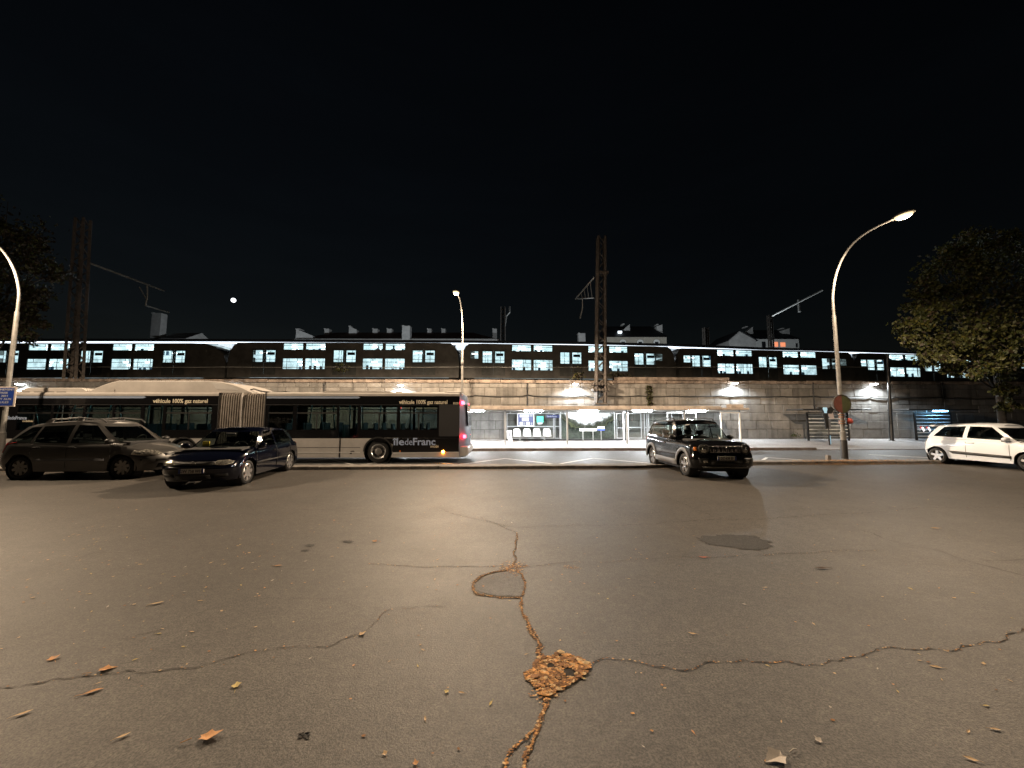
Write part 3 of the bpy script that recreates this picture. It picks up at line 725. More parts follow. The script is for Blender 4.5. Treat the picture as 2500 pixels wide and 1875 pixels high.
mb = MB(); mb.box(-0.14, -0.06, -0.03, 0.03, -0.11, 0.1); mb.build('clip', 'black_plastic', o)
for py in (1004, 1012, 1018, 1028, 1034):
    z = P(2053, py, b1.y).z - b1.z; mb = MB()
    mb.lathe([(0.083, z - 0.02), (0.112, z - 0.02), (0.112, z + 0.02), (0.083, z + 0.02)], 16, 'z', close=True)
    mb.build('tape_band', 'tape', lamp_main, True, angle=40)
mb = MB(); mb.lathe([(0.1, 0.02), (0.115, 0.02), (0.115, 0.75), (0.1, 0.78)], 16, 'z'); mb.build('black_wrap', 'cable', lamp_main, True, angle=40)
u, v = UV(G(2022, 1122, 0.09))
mb = MB(); mb.prism([(-0.075, 0), (0.075, 0), (0.07, 0.17), (-0.06, 0.18)], -0.07, 0.07, 'y'); o = mb.build('concrete_block', 'kerb', bevel=0.012); o.location = S(u, v, 0.087)
tag(o, 'small pale concrete block standing on the median near the lamp post', 'block')
# blue notice board
M['board_blue'] = mat('board_blue', (0.02, 0.06, 0.33), 0.4); M['board_white'] = mat('board_white', (0.62, 0.55, 0.50), 0.5)
yb = b2.y - 0.14
q0, q1 = P(-38, 944, yb), P(35, 993, yb)
t = thing('blue_notice_board', 'blue notice board with lines of white lettering on the lamp post', 'sign', ((q0.x + q1.x) / 2, yb, q1.z), 0)
w, h = (q1.x - q0.x) / 2, q0.z - q1.z
mb = MB(); mb.box(-w, w, 0, 0.03, 0, h); mb.build('panel', 'board_white', t, bevel=0.02)
mb = MB(); mb.box(-w + 0.05, w - 0.07, -0.006, -0.002, 0.045, h - 0.045); mb.build('blue_field', 'board_blue', t)
for i, s in enumerate(('STATIONNEMENT', 'AUTORISE', '08H - 20H', 'INTERDIT AUX', 'VEHICULES')):
    text('lettering', s, 0.105, 'paper', t, (0.0, -0.009, h - 0.15 - i * 0.123), bold=0.012, sx=(1.3, 1.35, 1.5, 1.4, 1.5)[i], align='CENTER')

# ------------------------------------------------------------------ catenary masts
def lattice(mb, p0, p1, w0, w1, d, n, leg=0.07, ax=Vector((1, 0, 0))):
    """four-legged lattice column between p0 and p1 with widths w0, w1 and depth d"""
    p0, p1 = Vector(p0), Vector(p1); ay = Vector((0, 1, 0))
    def corner(t, sx, sy): return p0.lerp(p1, t) + ax * sx * (w0 + (w1 - w0) * t) / 2 + ay * sy * d / 2
    def bar(a, b, r):
        z = (b - a).normalized(); x = z.orthogonal().normalized(); y = z.cross(x)
        mb.add([a + x * r + y * r, a - x * r + y * r, a - x * r - y * r, a + x * r - y * r, b + x * r + y * r, b - x * r + y * r, b - x * r - y * r, b + x * r - y * r],
               [(0, 1, 5, 4), (1, 2, 6, 5), (2, 3, 7, 6), (3, 0, 4, 7)])
    for sx in (-1, 1):
        for sy in (-1, 1): bar(corner(0, sx, sy), corner(1, sx, sy), leg)
    for i in range(n):
        s = 1 if i % 2 else -1
        for sy in (-1, 1): bar(corner(i / n, s, sy), corner((i + 1) / n, -s, sy), leg * 0.35)
        for sx in (-1, 1): bar(corner(i / n, sx, s), corner((i + 1) / n, sx, -s), leg * 0.35)
t = thing('catenary_mast', 'tall lattice railway mast bolted to the stone wall above the lit shelter', 'mast', P(1466, 988, 28.2), 0)
base = Vector(t.location); top = P(1468, 579, 28.2) - base
mb = MB(); lattice(mb, (0, 0, 0.12), (top.x, 0, top.z), 0.64, 0.50, 0.45, 20, 0.075); mb.build('lattice_column', 'rust', t)
mb = MB(); mb.box(-0.48, 0.48, -0.3, 0.4, 0, 0.13); mb.build('foot', 'rust', t, bevel=0.02)
for py in (938, 952):
    z = P(1466, py, 28.2).z - base.z; mb = MB(); mb.box(-0.62, 0.62, -0.36, 0.34, z - 0.07, z + 0.07)
    for k in range(6): mb.box(-0.6 + k * 0.22, -0.5 + k * 0.22, -0.42, -0.3, z - 0.12, z + 0.10)
    mb.build('clamp', 'rust', t, bevel=0.02)
z = P(1466, 668, 28.2).z - base.z; mb = MB(); mb.box(top.x - 0.42, top.x + 0.42, -0.34, 0.34, z - 0.08, z + 0.08); mb.build('collar', 'rust', t)
e0 = P(1450, 678, 28.2) - base; e1 = P(1405, 730, 33.6) - base
mb = MB(); mb.tube([e0, e1], 0.06, 6); e2 = Vector((e0.x, 0.2, e0.z - 1.5)); mb.tube([e2, e1], 0.04, 6)
for k in range(1, 6):
    f = k / 6; mb.tube([e0.lerp(e1, f), e2.lerp(e1, f - 0.09)], 0.025, 5)
mb.tube([e1 + Vector((0.5, -0.6, 0)), e1 + Vector((0.5, -0.6, -1.0)), e1 + Vector((0.3, -0.5, -1.9))], 0.05, 6); mb.build('cantilever', 'grey_metal', t)
t = thing('catenary_mast', 'dark lattice railway mast rising behind the front half of the bus', 'mast', P(178, 941, 28.6), 0)
base = Vector(t.location); top = P(203, 535, 28.6) - base
mb = MB(); lattice(mb, (0, 0, 0.2), (top.x, 0, top.z), 0.9, 0.62, 0.5, 22, 0.085); mb.build('lattice_column', 'rust', t)
mb = MB(); mb.box(-0.72, 0.72, -0.4, 0.4, 0, 0.22); mb.build('foot', 'rust', t, bevel=0.02)
e0 = P(221, 643, 28.6) - base; e1 = P(400, 710, 35.0) - base; e0.y = 0.0
mb = MB(); mb.tube([e0, e1], 0.07, 6); q0 = e0.lerp(e1, 0.74)
mb.tube([q0, q0 + Vector((0.1, 0, -1.1)), q0 + Vector((0, 0, -1.9))], 0.05, 6); mb.tube([q0 + Vector((-.7, 0, -.2)), q0 + Vector((0, 0, -1.3))], 0.04, 6)
mb.build('cantilever', 'grey_metal', t)
mb = MB(); mb.tube([q0 + Vector((0, 0, -1.9)), P(412, 763, 36.0) - base], 0.07, 6); mb.build('lower_arm', 'grey_metal', t)
for lab, px, y0, y1, Y, w in (('thin railway mast behind the train at the end of the tiled roof', 1228, 850, 750, 58, 0.5), ('thick railway mast behind the train near the dormer roof house', 1726, 880, 800, 57, 0.55), ('slim railway mast in front of the house with lit windows', 1884, 860, 770, 60, 0.45)):
    t = thing('background_mast', lab, 'mast', P(px, y0, Y), 0); base = Vector(t.location); top = P(px, y1, Y) - base
    base.z -= 4; t.location.z -= 4; top.z += 4
    mb = MB(); lattice(mb, (0, 0, 0), (0, 0, top.z), w * 1.2, w, w, 14, 0.09); mb.build('lattice_column', 'rust', t)
    if px == 1228:
        mb = MB(); mb.tube([(0.3, 0, top.z - 3), (0.5, 0, top.z - 1.4), (1.0, 0, top.z - 0.8), (1.0, 0, top.z + 0.1)], 0.12, 6); mb.build('bracket', 'grey_metal', t)
    if px == 1884:
        mb = MB(); mb.tube([(0, 0, top.z - 0.3), P(2014, 774, 54) - base + Vector((0, 0, 4))], 0.12, 6)
        mb.tube([P(1954, 795, 57) - base + Vector((0, 0, 4)), P(1956, 825, 57) - base + Vector((0, 0, 4))], 0.18, 6); mb.build('cantilever', 'grey_metal', t)
# ------------------------------------------------------------------ double deck train
def lit_lining():
    m, n, l, b = _nt('train_interior_glow')
    tc = n.new('ShaderNodeTexCoord'); nz = n.new('ShaderNodeTexNoise'); nz.inputs['Scale'].default_value = 1.7; nz.inputs['Detail'].default_value = 6
    l.new(tc.outputs['Object'], nz.inputs['Vector'])
    mp = n.new('ShaderNodeMapRange'); mp.inputs[1].default_value = 0.3; mp.inputs[2].default_value = 0.7; mp.inputs[3].default_value = 0.25; mp.inputs[4].default_value = 1.0
    l.new(nz.outputs['Fac'], mp.inputs[0])
    b.inputs['Base Color'].default_value = (0.55, 0.62, 0.6, 1); b.inputs['Emission Color'].default_value = (0.74, 0.93, 1.0, 1)
    l.new(mp.outputs[0], b.inputs['Emission Strength']); m.cycles.emission_sampling = 'NONE'; return m
M['lining'] = lit_lining()
M['cabin_tube'] = emis('cabin_tube', (0.93, 1.0, 0.99), 6.0, light=False)
M['train_body'] = mat('train_body', (0.17, 0.16, 0.145), 0.45, 0.0, 0.25, 1.2)
M['train_door'] = mat('train_door', (0.11, 0.115, 0.11), 0.45, 0.0, 0.2, 2)
M['train_roof'] = mat('train_roof', (0.08, 0.08, 0.08), 0.7)
M['train_seat'] = mat('train_seat', (0.05, 0.10, 0.16), 0.8)
M['train_dark'] = mat('train_dark', (0.02, 0.02, 0.02), 0.8)
ZB, ZT = 6.15, 9.95
def train_car(label, c, head, L, doors, groups, ends=(), round_ends=1.2, blind=False, seedv=0):
    rnd = random.Random(seedv)
    t = thing('train_car', label, 'train car', (c[0], c[1], 5.45), head, 'double deck train cars')
    z = lambda a: a - 5.45
    h = L / 2; wy = 1.4
    dwin, upw, low, endw = [], [], [], []
    for d in doors:
        for s in (-0.68, 0.68): dwin.append((d + s - 0.5, d + s + 0.5, z(7.86), z(9.12)))
    for g in groups:
        for s in (-1.2, 1.2):
            upw.append((g + s - 1.03, g + s + 1.03, z(9.2), z(9.86))); low.append((g + s - 1.05, g + s + 1.05, z(7.08), z(8.22)))
    for e in ends: endw.append((e - 0.42, e + 0.42, z(8.3), z(9.1)))
    rects = dwin + upw + low + endw
    doorr = [(d - 1.3, d + 1.3, z(6.45), z(9.32)) for d in doors]
    # body shell: side wall with openings, rounded top ends, closed roof and far side
    mb = MB()
    side = [r for r in rects]
    mb.holed(-h + round_ends, h - round_ends, z(ZB), z(ZT), -wy, upw + low + endw + doorr, 0.07)
    for s in (-1, 1):                                                                    # curved ends
        prof = [(0, z(ZB)), (round_ends * 0.92, z(ZB)), (round_ends * 0.98, z(7.6)), (round_ends * 0.8, z(8.8)), (round_ends * 0.45, z(9.6)), (0, z(ZT))]
        poly = [(s * (h - round_ends + a), b) for a, b in prof]
        mb.prism(poly, -wy, wy, 'y')
    mb.add([(-h + round_ends, wy, z(ZB)), (h - round_ends, wy, z(ZB)), (h - round_ends, wy, z(ZT)), (-h + round_ends, wy, z(ZT))], [(0, 1, 2, 3)])
    body = mb.build('body', 'train_body', t)
    n = 9; vs, fs = [], []
    for i, (xx, zz) in enumerate(((-h + 0.1, -1.0), (-h + round_ends, -0.06), (-h + round_ends + 1.5, 0.0), (h - round_ends - 1.5, 0.0), (h - round_ends, -0.06), (h - 0.1, -1.0))):
        for k in range(n):
            w = math.pi * k / (n - 1); vs.append((xx, -wy * math.cos(w), z(ZT) + 0.002 + zz + 0.12 * math.sin(w)))
    for i in range(5):
        for k in range(n - 1): a = i * n + k; fs.append((a, a + 1, a + n + 1, a + n))
    mb = MB(); mb.add(vs, fs)
    for k in range(3): x = -h * 0.5 + k * h * 0.5; mb.box(x - 1.1, x + 1.1, -0.7, 0.7, z(ZT) + 0.02, z(ZT) + 0.13)
    mb.build('roof', 'train_roof', t, True, angle=40)
    mb = MB(); mb.box(-h + 0.3, h - 0.3, -1.2, 1.2, z(5.45) + 0.35, z(ZB))
    for x in (-h + 3.2, h - 3.2): mb.box(x - 1.6, x + 1.6, -1.3, 1.3, 0.02, 0.55)
    mb.build('underframe', 'train_dark', t)
    for d in doors:                                                                      # door leaves with their windows
        for s in (-1, 1):
            mb = MB(); x0, x1 = sorted((d + s * 0.001, d + s * 1.3))
            ww = [r for r in dwin if x0 < (r[0] + r[1]) / 2 < x1]
            mb.holed(x0, x1, z(6.45), z(9.32), -wy + 0.04, ww, 0.05); dr = mb.build('door', 'train_door', t)
            for r in ww:
                mb = MB(); mb.box(r[0], r[1], -wy + 0.055, -wy + 0.065, r[2], r[3]); mb.build('window', 'train_glass', dr)
                mb = MB(); mb.box(r[0], r[1], -wy + 0.03, -wy + 0.05, r[2] + 0.26, r[2] + 0.3)
                if s > 0: mb.box(r[0] + 0.1, r[1] - 0.1, -wy + 0.09, -wy + 0.1, r[3] - 0.5, r[3] - 0.2)
                mb.build('window_bar', 'train_dark', dr)
    for r in upw + low + endw:
        mb = MB(); mb.box(r[0], r[1], -wy + 0.05, -wy + 0.06, r[2], r[3]); wn_ = mb.build('window', 'train_glass', t)
        mb = MB(); zz = r[2] + (r[3] - r[2]) * 0.66; mb.box(r[0], r[1], -wy + 0.02, -wy + 0.048, zz, zz + 0.045); 
        xx = r[0] + (r[1] - r[0]) * rnd.choice((0.3, 0.7, 0.5)); mb.box(xx, xx + 0.03, -wy + 0.02, -wy + 0.047, zz, r[3]); mb.build('window_bar', 'train_dark', wn_)
    # lit saloons: lining that glows in place of lamp light, tube lamps, seats and poles seen through the glass
    mb = MB(); mb.add([(-h + 1.5, 0.9, z(6.3)), (h - 1.5, 0.9, z(6.3)), (h - 1.5, 0.9, z(9.9)), (-h + 1.5, 0.9, z(9.9))], [(0, 1, 2, 3)])
    for a in (6.3, 8.65, 9.88): mb.add([(-h + 1.5, -1.3, z(a)), (h - 1.5, -1.3, z(a)), (h - 1.5, 0.9, z(a)), (-h + 1.5, 0.9, z(a))], [(0, 1, 2, 3)])
    mb.build('glowing_lining', 'lining', t)
    mb = MB()
    for r in upw + low:
        L_ = r[1] - r[0]
        for k in range(2):
            f = rnd.uniform(0.05, 0.55); x = r[0] + L_ * f; q = L_ * rnd.uniform(0.2, 0.42)
            top = r[3] - (0.1 if r in upw else 0.16) - 0.28 * k; mb.box(x, x + q, -0.5 + 0.5 * k, -0.42 + 0.5 * k, top - 0.13, top)
    for r in endw[:1] + dwin[::4]: mb.box(r[0] + 0.1, r[1] - 0.1, -0.4, -0.3, r[3] - 0.14, r[3] - 0.04)
    mb.build('ceiling_lamp', 'cabin_tube', t)
    mb = MB()
    for r in upw + low:
        k = r[0] + 0.15
        while k < r[1] - 0.2:
            if rnd.random() < 0.75:
                hh = rnd.uniform(0.28, 0.46) * (r[3] - r[2]) if r in low else rnd.uniform(0.18, 0.35)
                y = rnd.choice((-0.9, -0.3, 0.4))
                mb.box(k, k + 0.28, y, y + 0.12, r[2] - 0.3, r[2] + hh)
            k += rnd.uniform(0.4, 0.75)
    mb.build('seat_back', 'train_seat', t, bevel=0.05)
    mb = MB()
    for r in dwin + low:
        for _ in range(2): x = rnd.uniform(r[0], r[1]); y = rnd.uniform(-0.9, 0.5); mb.cyl((x, y, r[2] - 0.5), (x, y, r[3] + 0.2), 0.025, n=6)
    mb.build('grab_pole', 'train_dark', t)
    # seated and standing travellers as dark shapes inside
    return t
def track_dir(p, q): return math.atan2(q[1] - p[1], q[0] - p[0])
c1, c2, c3, c4, c5, c6 = (P(x, 1023, Y) for x, Y in ((237, 42.9), (847, 42.6), (1388, 43.9), (1861, 47.2), (2259, 50.6), (2620, 54.2)))
D4 = (-8.6, 0.05, 8.6); G4 = (-4.3, 4.3)
train_car('train car with the curved cab end behind the roof pod of the bus', c1, 0.0, 30.2, (-9.0, 0.2, 9.2), (-4.5, 4.7), (), 2.6, seedv=1)
train_car('middle train car with silhouetted travellers above the rear of the bus', c2, R(0.8), 25.0, D4, G4, (), 1.0, seedv=2)
train_car('train car partly hidden by the lattice mast above the lit shelter', c3, R(4.6), 24.4, D4, G4, (-10.7, 10.2), 0.9, seedv=3)
train_car('train car behind the bent street lamp and the black car', c4, R(7.4), 24.0, D4, G4, (-10.4, 10.3), 0.9, seedv=4)
train_car('train car partly hidden by the dark tree crown', c5, R(8.2), 24.0, D4, G4, (-10.4, 10.3), 1.2, seedv=5)
train_car('last train car in view beyond the trunk of the dark tree', c6, R(9.0), 24.0, D4, G4, (-10.4, 10.3), 1.2, seedv=6)
# travellers seen in the upper deck windows
M['dark_cloth'] = mat('dark_cloth', (0.02, 0.022, 0.03), 0.9)
def traveller(px, py, Y, label, lean):
    mb = MB()
    mb.lathe([(0.0, -0.62), (0.24, -0.6), (0.26, -0.3), (0.23, -0.1), (0.10, 0.0), (0.075, 0.06), (0.09, 0.1), (0.115, 0.18), (0.115, 0.26), (0.08, 0.34), (0.0, 0.37)], 14, 'z')
    mb.tube([(lean * 0.2, -0.05, -0.12), (lean * 0.42, -0.12, -0.3), (lean * 0.62, -0.1, -0.22)], [0.07, 0.06, 0.05], 8)
    o = mb.build('person', 'dark_cloth', smooth=True); o.location = P(px, py, Y)
    return tag(o, label, 'person')
traveller(923, 851, 42.5, 'person sitting by the first upper window of the middle train car', -1)
traveller(961, 851, 42.5, 'person sitting by the second upper window of the middle train car', -1)

# ------------------------------------------------------------------ platform canopy behind the train
M['canopy'] = mat('canopy', (0.03, 0.032, 0.04), 0.7)
M['canopy_white'] = mat('canopy_white', (0.75, 0.78, 0.8), 0.6)
M['canopy_light'] = emis('canopy_light', (0.80, 0.90, 1.0), 2.4, light=False); M['gap_glow'] = emis('gap_glow', (0.75, 0.87, 1.0), 0.75, light=False)
cn = thing('platform_canopy', 'long dark platform canopy with a white lit edge behind the train', 'canopy', P(900, 845, 46.5), 0)
cb = Vector(cn.location)
line = [P(x, y, Y) for x, y, Y in ((-250, 833.5, 46.6), (250, 833.5, 46.4), (560, 834, 46.4), (850, 836, 46.6), (1130, 837, 46.9), (1420, 840.5, 47.5), (1640, 845.5, 48.6), (1860, 854, 50.4), (2070, 859, 52.3), (2290, 866, 54.6), (2560, 873, 57.5))]
mb, m2, m3 = MB(), MB(), MB()
def bay(mb, p, q, y0, y1, z0, z1):
    a, b = p - cb, q - cb
    n_ = Vector((-(b - a).y, (b - a).x, 0)).normalized()
    vs = [a + n_ * y0 + Vector((0, 0, z0)), b + n_ * y0 + Vector((0, 0, z0)), b + n_ * y1 + Vector((0, 0, z0)), a + n_ * y1 + Vector((0, 0, z0))]
    vs += [v + Vector((0, 0, z1 - z0)) for v in vs]
    mb.add(vs, [(0, 3, 2, 1), (4, 5, 6, 7), (0, 1, 5, 4), (1, 2, 6, 5), (2, 3, 7, 6), (3, 0, 4, 7)])
for p, q in zip(line, line[1:]):
    bay(mb, p, q, -0.1, 6.0, 0.02, 0.32); bay(m2, p, q, 0.05, 6.0, -0.02, 0.01); bay(m3, p, q, 0.0, 0.25, -0.21, -0.025)
mb.build('roof', 'canopy', cn); m2.build('ceiling_panel', 'canopy_white', cn); m3.build('light_strip', 'canopy_light', cn)
for i in range(0, 9):
    f = 0.1 + i * 1.02; p = line[min(int(f), 9)].lerp(line[min(int(f) + 1, 10)], f % 1) - cb + Vector((0, 3, 0))
    mb = MB(); mb.box(p.x - 0.12, p.x + 0.12, p.y - 0.12, p.y + 0.12, 5.5 - cb.z, p.z); mb.build('post', 'canopy_white', cn)
for x, y in ((550, 836), (1130, 841), (1635, 850), (2062, 861)):                      # glowing boxes stand in for the lit underside between cars
    p = P(x, y, 47.8) - cb; mb = MB(); mb.box(p.x - 0.9, p.x + 0.9, p.y, p.y + 0.3, p.z - 0.7, p.z - 0.1); mb.build('glow_box', 'gap_glow', cn)
lamp_p = []
for x in (600, 1000, 1450, 1900):  # added lights, no lamp seen, to brighten the house fronts
    q = P(x, 850, 60) - cb; lamp('house_front_light', 'POINT', (q.x, q.y, 10.0 - cb.z), 5000, COOL, cn, 0.3)

# ------------------------------------------------------------------ moon
M['moon'] = emis('moon', (0.93, 0.94, 1.0), 3.0, light=False)
mb = MB(); mb.lathe([(5.2 * math.sin(math.pi * k / 16), 5.2 * math.cos(math.pi * k / 16)) for k in range(17)], 32, 'z')
o = tag(mb.build('moon', 'moon', smooth=True), 'bright full moon above the roofs and the train', 'moon'); o.location = P(570, 733, 900)

# ------------------------------------------------------------------ houses beyond the station
M['render_grey'] = mat('render_grey', (0.45, 0.44, 0.43), 0.9, 0, 0.15, 1)
M['render_cream'] = mat('render_cream', (0.42, 0.38, 0.32), 0.9, 0, 0.15, 1)
M['slate'] = mat('slate', (0.02, 0.02, 0.024), 0.7, 0, 0.3, 2)
M['tiles'] = mat('tiles', (0.27, 0.18, 0.15), 0.85, 0, 0.3, 3, 0.5, 9)
M['orange_window'] = emis('orange_window', (1.0, 0.25, 0.06), 0.9, light=False)
M['dark_window'] = mat('dark_window', (0.02, 0.02, 0.025), 0.2)
def gable_house(label, x0, x1, eave, ridge, Y, depth, wall_m, roof_m, floor=5.0, windows=(), hip=0.0):
    """wall faces the camera at distance Y; eave and ridge are picture rows at Y and Y + depth / 2"""
    a, b = P(x0, eave, Y), P(x1, eave, Y); zr = P(x0, ridge, Y + depth / 2).z
    t = thing('house', label, 'house', (a.x, Y, floor), 0); w = b.x - a.x; e = a.z - floor; r = zr - floor
    mb = MB(); mb.box(0, w, 0, depth, 0, e); mb.build('wall', wall_m, t)
    o = 0.35; hp = hip
    mb = MB(); mb.add([(-o, -o, e - 0.1), (w + o, -o, e - 0.1), (w + o, depth + o, e - 0.1), (-o, depth + o, e - 0.1), (hp - o, depth / 2, r), (w - hp + o, depth / 2, r)],
                      [(0, 1, 5, 4), (2, 3, 4, 5), (1, 2, 5), (3, 0, 4), (3, 2, 1, 0)])
    rf = mb.build('roof', roof_m, t)
    return t, rf, w, e, r
def chimney(t, rf, base, x0, x1, y0, y1, Y, m='render_grey', slope=0):
    p, q = P(x0, y0, Y), P(x1, y1, Y); o = t.location
    mb = MB(); wd = q.x - p.x
    top0, top1 = (p.z, p.z - slope * (p.z - q.z)) if slope >= 0 else (p.z + slope * (p.z - q.z), p.z)
    mb.prism([(p.x - o.x, q.z - o.z - 1.5), (q.x - o.x, q.z - o.z - 1.5), (q.x - o.x, top1 - o.z), (p.x - o.x, top0 - o.z)], Y - o.y - 0.6, Y - o.y + 0.8, 'y')
    mb.build('chimney', m, rf)
    mb = MB(); x = p.x - o.x
    mb.box(x - 0.08, x + 0.25 * wd, Y - o.y - 0.7, Y - o.y + 0.9, p.z - o.z - 0.1, p.z - o.z + 0.08); mb.build('chimney_cap', m, rf)
t, rf, w, e, r = gable_house('long building with a pale tiled roof and several chimneys', 722, 1214, 828, 812, 78, 11, 'render_grey', 'tiles', hip=6)
chimney(t, rf, 0, 727, 767, 805, 824, 79, slope=0.85); chimney(t, rf, 0, 855, 873, 798, 812, 83, slope=0.6); chimney(t, rf, 0, 984, 1002, 797, 828, 78)
for x0, x1 in ((795, 806), (912, 924), (947, 958), (1045, 1054), (1079, 1088), (1203, 1213)): chimney(t, rf, 0, x0, x1, 804, 811, 83.5)
mb = MB(); mb.box(0, w, -0.5, -0.36, e - 0.14, e - 0.02); mb.build('gutter', 'grey_metal', t)
t, rf, w, e, r = gable_house('cream house with a dark slate roof and white arched window heads', 1478, 1627, 822, 797, 80, 12, 'render_cream', 'slate', hip=1.5)
chimney(t, rf, 0, 1518, 1536, 793, 814, 84, slope=-0.7); chimney(t, rf, 0, 1601, 1615, 794, 814, 84, slope=-0.2); chimney(t, rf, 0, 1411, 1428, 815, 833, 82)
for px in (1521, 1563, 1603):
    p, q = P(px - 8, 829, 79.9), P(px + 8, 850, 79.9); o = t.location
    mb = MB(); mb.prism([(p.x - o.x, q.z - o.z)] + [((p.x + q.x) / 2 - o.x - (q.x - p.x) / 2 * math.cos(k / 8 * math.pi), p.z - o.z - 0.45 + 0.45 * math.sin(k / 8 * math.pi)) for k in range(9)] + [(q.x - o.x, q.z - o.z)], -0.18, -0.02, 'y')
    f = mb.build('window', 'white_paint', t); mb = MB(); mb.box(p.x - o.x + 0.3, q.x - o.x - 0.3, -0.2, -0.185, q.z - o.z, p.z - o.z - 0.5); mb.build('pane', 'dark_window', f)
p, q = P(1507, 810, 82.0), P(1516, 815, 82.0); o = t.location
mb = MB(); mb.box(p.x - o.x, q.x - o.x, 1.2, 1.6, q.z - o.z, p.z - o.z); mb.build('skylight', 'canopy_light', rf)
t, rf, w, e, r = gable_house('white house with two orange lit windows behind the train', 1842, 1950, 827, 806, 84, 9, 'white_paint', 'slate', hip=2)
for (x0, x1, y0, y1, m) in ((1888, 1900, 835, 846, 'orange_window'), (1906, 1918, 836, 846, 'orange_window'), (1860, 1870, 834, 848, 'dark_window'), (1943, 1948, 838, 848, 'dark_window')):
    p, q = P(x0, y0, 83.9), P(x1, y1, 83.9); o = t.location
    mb = MB(); mb.box(p.x - o.x, q.x - o.x, -0.08, -0.02, q.z - o.z, p.z - o.z); f = mb.build('window', m, t)
chimney(t, rf, 0, 1817, 1835, 799, 818, 87, slope=-0.7); chimney(t, rf, 0, 1905, 1924, 803, 820, 87, slope=-0.3)
a = P(1780, 830, 82); tip = P(1804, 808, 82); bb = P(1845, 830, 82)
t = thing('gable_building', 'grey gabled building beside the house with lit windows', 'house', (a.x, 82, 5.0), 0)
mb = MB(); mb.prism([(0, 0), (bb.x - a.x, 0), (bb.x - a.x, a.z - 5), (tip.x - a.x, tip.z - 5), (0, a.z - 5)], 0, 9, 'y'); mb.build('wall', 'render_grey', t)
mb = MB()
for (x0, x1) in ((0 - 0.4, tip.x - a.x), (bb.x - a.x + 0.4, tip.x - a.x)):
    z0 = a.z - 5 - 0.15
    mb.add([(x0, -0.3, z0), (x1, -0.3, tip.z - 5 + 0.1), (x1, 9.3, tip.z - 5 + 0.1), (x0, 9.3, z0)], [(0, 1, 2, 3)])
rf = mb.build('roof', 'slate', t); sol = rf.modifiers.new('thick', 'SOLIDIFY'); sol.thickness = 0.12
a = P(300, 838, 66)
t, rf, w, e, r = gable_house('small dim gabled house far behind the train with a white chimney', 395, 452, 826, 813, 74, 7, 'render_grey', 'render_grey', hip=0)
chimney(t, rf, 0, 378, 397, 766, 808, 76); 
# ------------------------------------------------------------------ articulated bus
M['bus_white'] = mat('bus_white', (0.52, 0.50, 0.48), 0.4, 0, 0.08, 2, coat=0.3)
M['bus_black'] = mat('bus_black', (0.007, 0.007, 0.008), 0.2, 0, coat=0.2, spec=0.3)
M['bus_grey'] = mat('bus_grey', (0.045, 0.045, 0.047), 0.4)
M['bus_blue'] = mat('bus_blue', (0.30, 0.37, 0.50), 0.4)
M['bus_logo'] = mat('bus_logo', (0.42, 0.52, 0.74), 0.5)
M['bus_text'] = mat('bus_text', (0.80, 0.72, 0.55), 0.5)
M['bellows'] = mat('bellows', (0.27, 0.24, 0.21), 0.9, 0, 0.25, 4)
M['roof_white'] = mat('roof_white', (0.46, 0.43, 0.40), 0.5, 0, 0.1, 1.5)
M['bus_seat'] = mat('bus_seat', (0.03, 0.09, 0.12), 0.6)
M['bus_pole'] = mat('bus_pole', (0.35, 0.55, 0.55), 0.3, 0.5)
M['tail_red'] = emis('tail_lamp', (1.0, 0.02, 0.04), 40.0, (0.6, 0.02, 0.02))
M['blinker'] = emis('blinker', (1.0, 0.26, 0.01), 260.0, (0.8, 0.3, 0.02))
M['small_red'] = emis('small_red', (1.0, 0.05, 0.04), 3.0, light=False)
M['bus_glow'] = emis('bus_cabin_light', (0.6, 0.95, 0.95), 0.5, light=False)
gw = G(922, 1131, ZR)
YB = gw.y                                             # near side of the bus at the rear axle
bus = thing('articulated_bus', 'long articulated natural gas bus, black and white with a pale roof pod', 'bus', (gw.x, YB, ZR), R(1.2))
W_ = 2.5
def bx(px, py=1040): return (P(px, py, YB) - Vector((gw.x, YB, 0))).x
def bz(py, px=900): return P(px, py, YB).z - ZR
Zs0, Zs1 = 0.24, bz(1070)                             # white skirt
Zw0, Zw1 = bz(1049), bz(990)                          # glass
Zb, Zr = bz(967), bz(962)                             # top of the black band, roof edge
X0, X1, X2, X3 = bx(8), bx(536), bx(649), bx(1121)
axles = [0.0, bx(459), bx(100)]
def arch_poly(x0, x1, z0, z1, arches, r=0.60, zc=0.49):
    """outline of a skirt between x0 and x1 with half-round wheel arches cut from its lower edge"""
    pts = [(x0, z1), (x0, z0)]
    for a in sorted(arches):
        if x0 < a - r and a + r < x1:
            ph = math.asin(max(-1, min(1, (z0 - zc) / r))); 
            for k in range(15):
                w = math.pi - ph - (math.pi - 2 * ph) * k / 14; pts.append((a + r * math.cos(w), zc + r * math.sin(w)))
    return pts + [(x1, z0), (x1, z1)]
def fill(mb, poly, y, mi=0):
    bm = bmesh.new(); vs = [bm.verts.new((p[0], y, p[1])) for p in poly]; f = bm.faces.new(vs); f.normal_update()
    bmesh.ops.triangulate(bm, faces=bm.faces); bm.verts.index_update()
    mb.add([v.co for v in bm.verts], [[v.index for v in f.verts] for f in bm.faces], mi); bm.free()
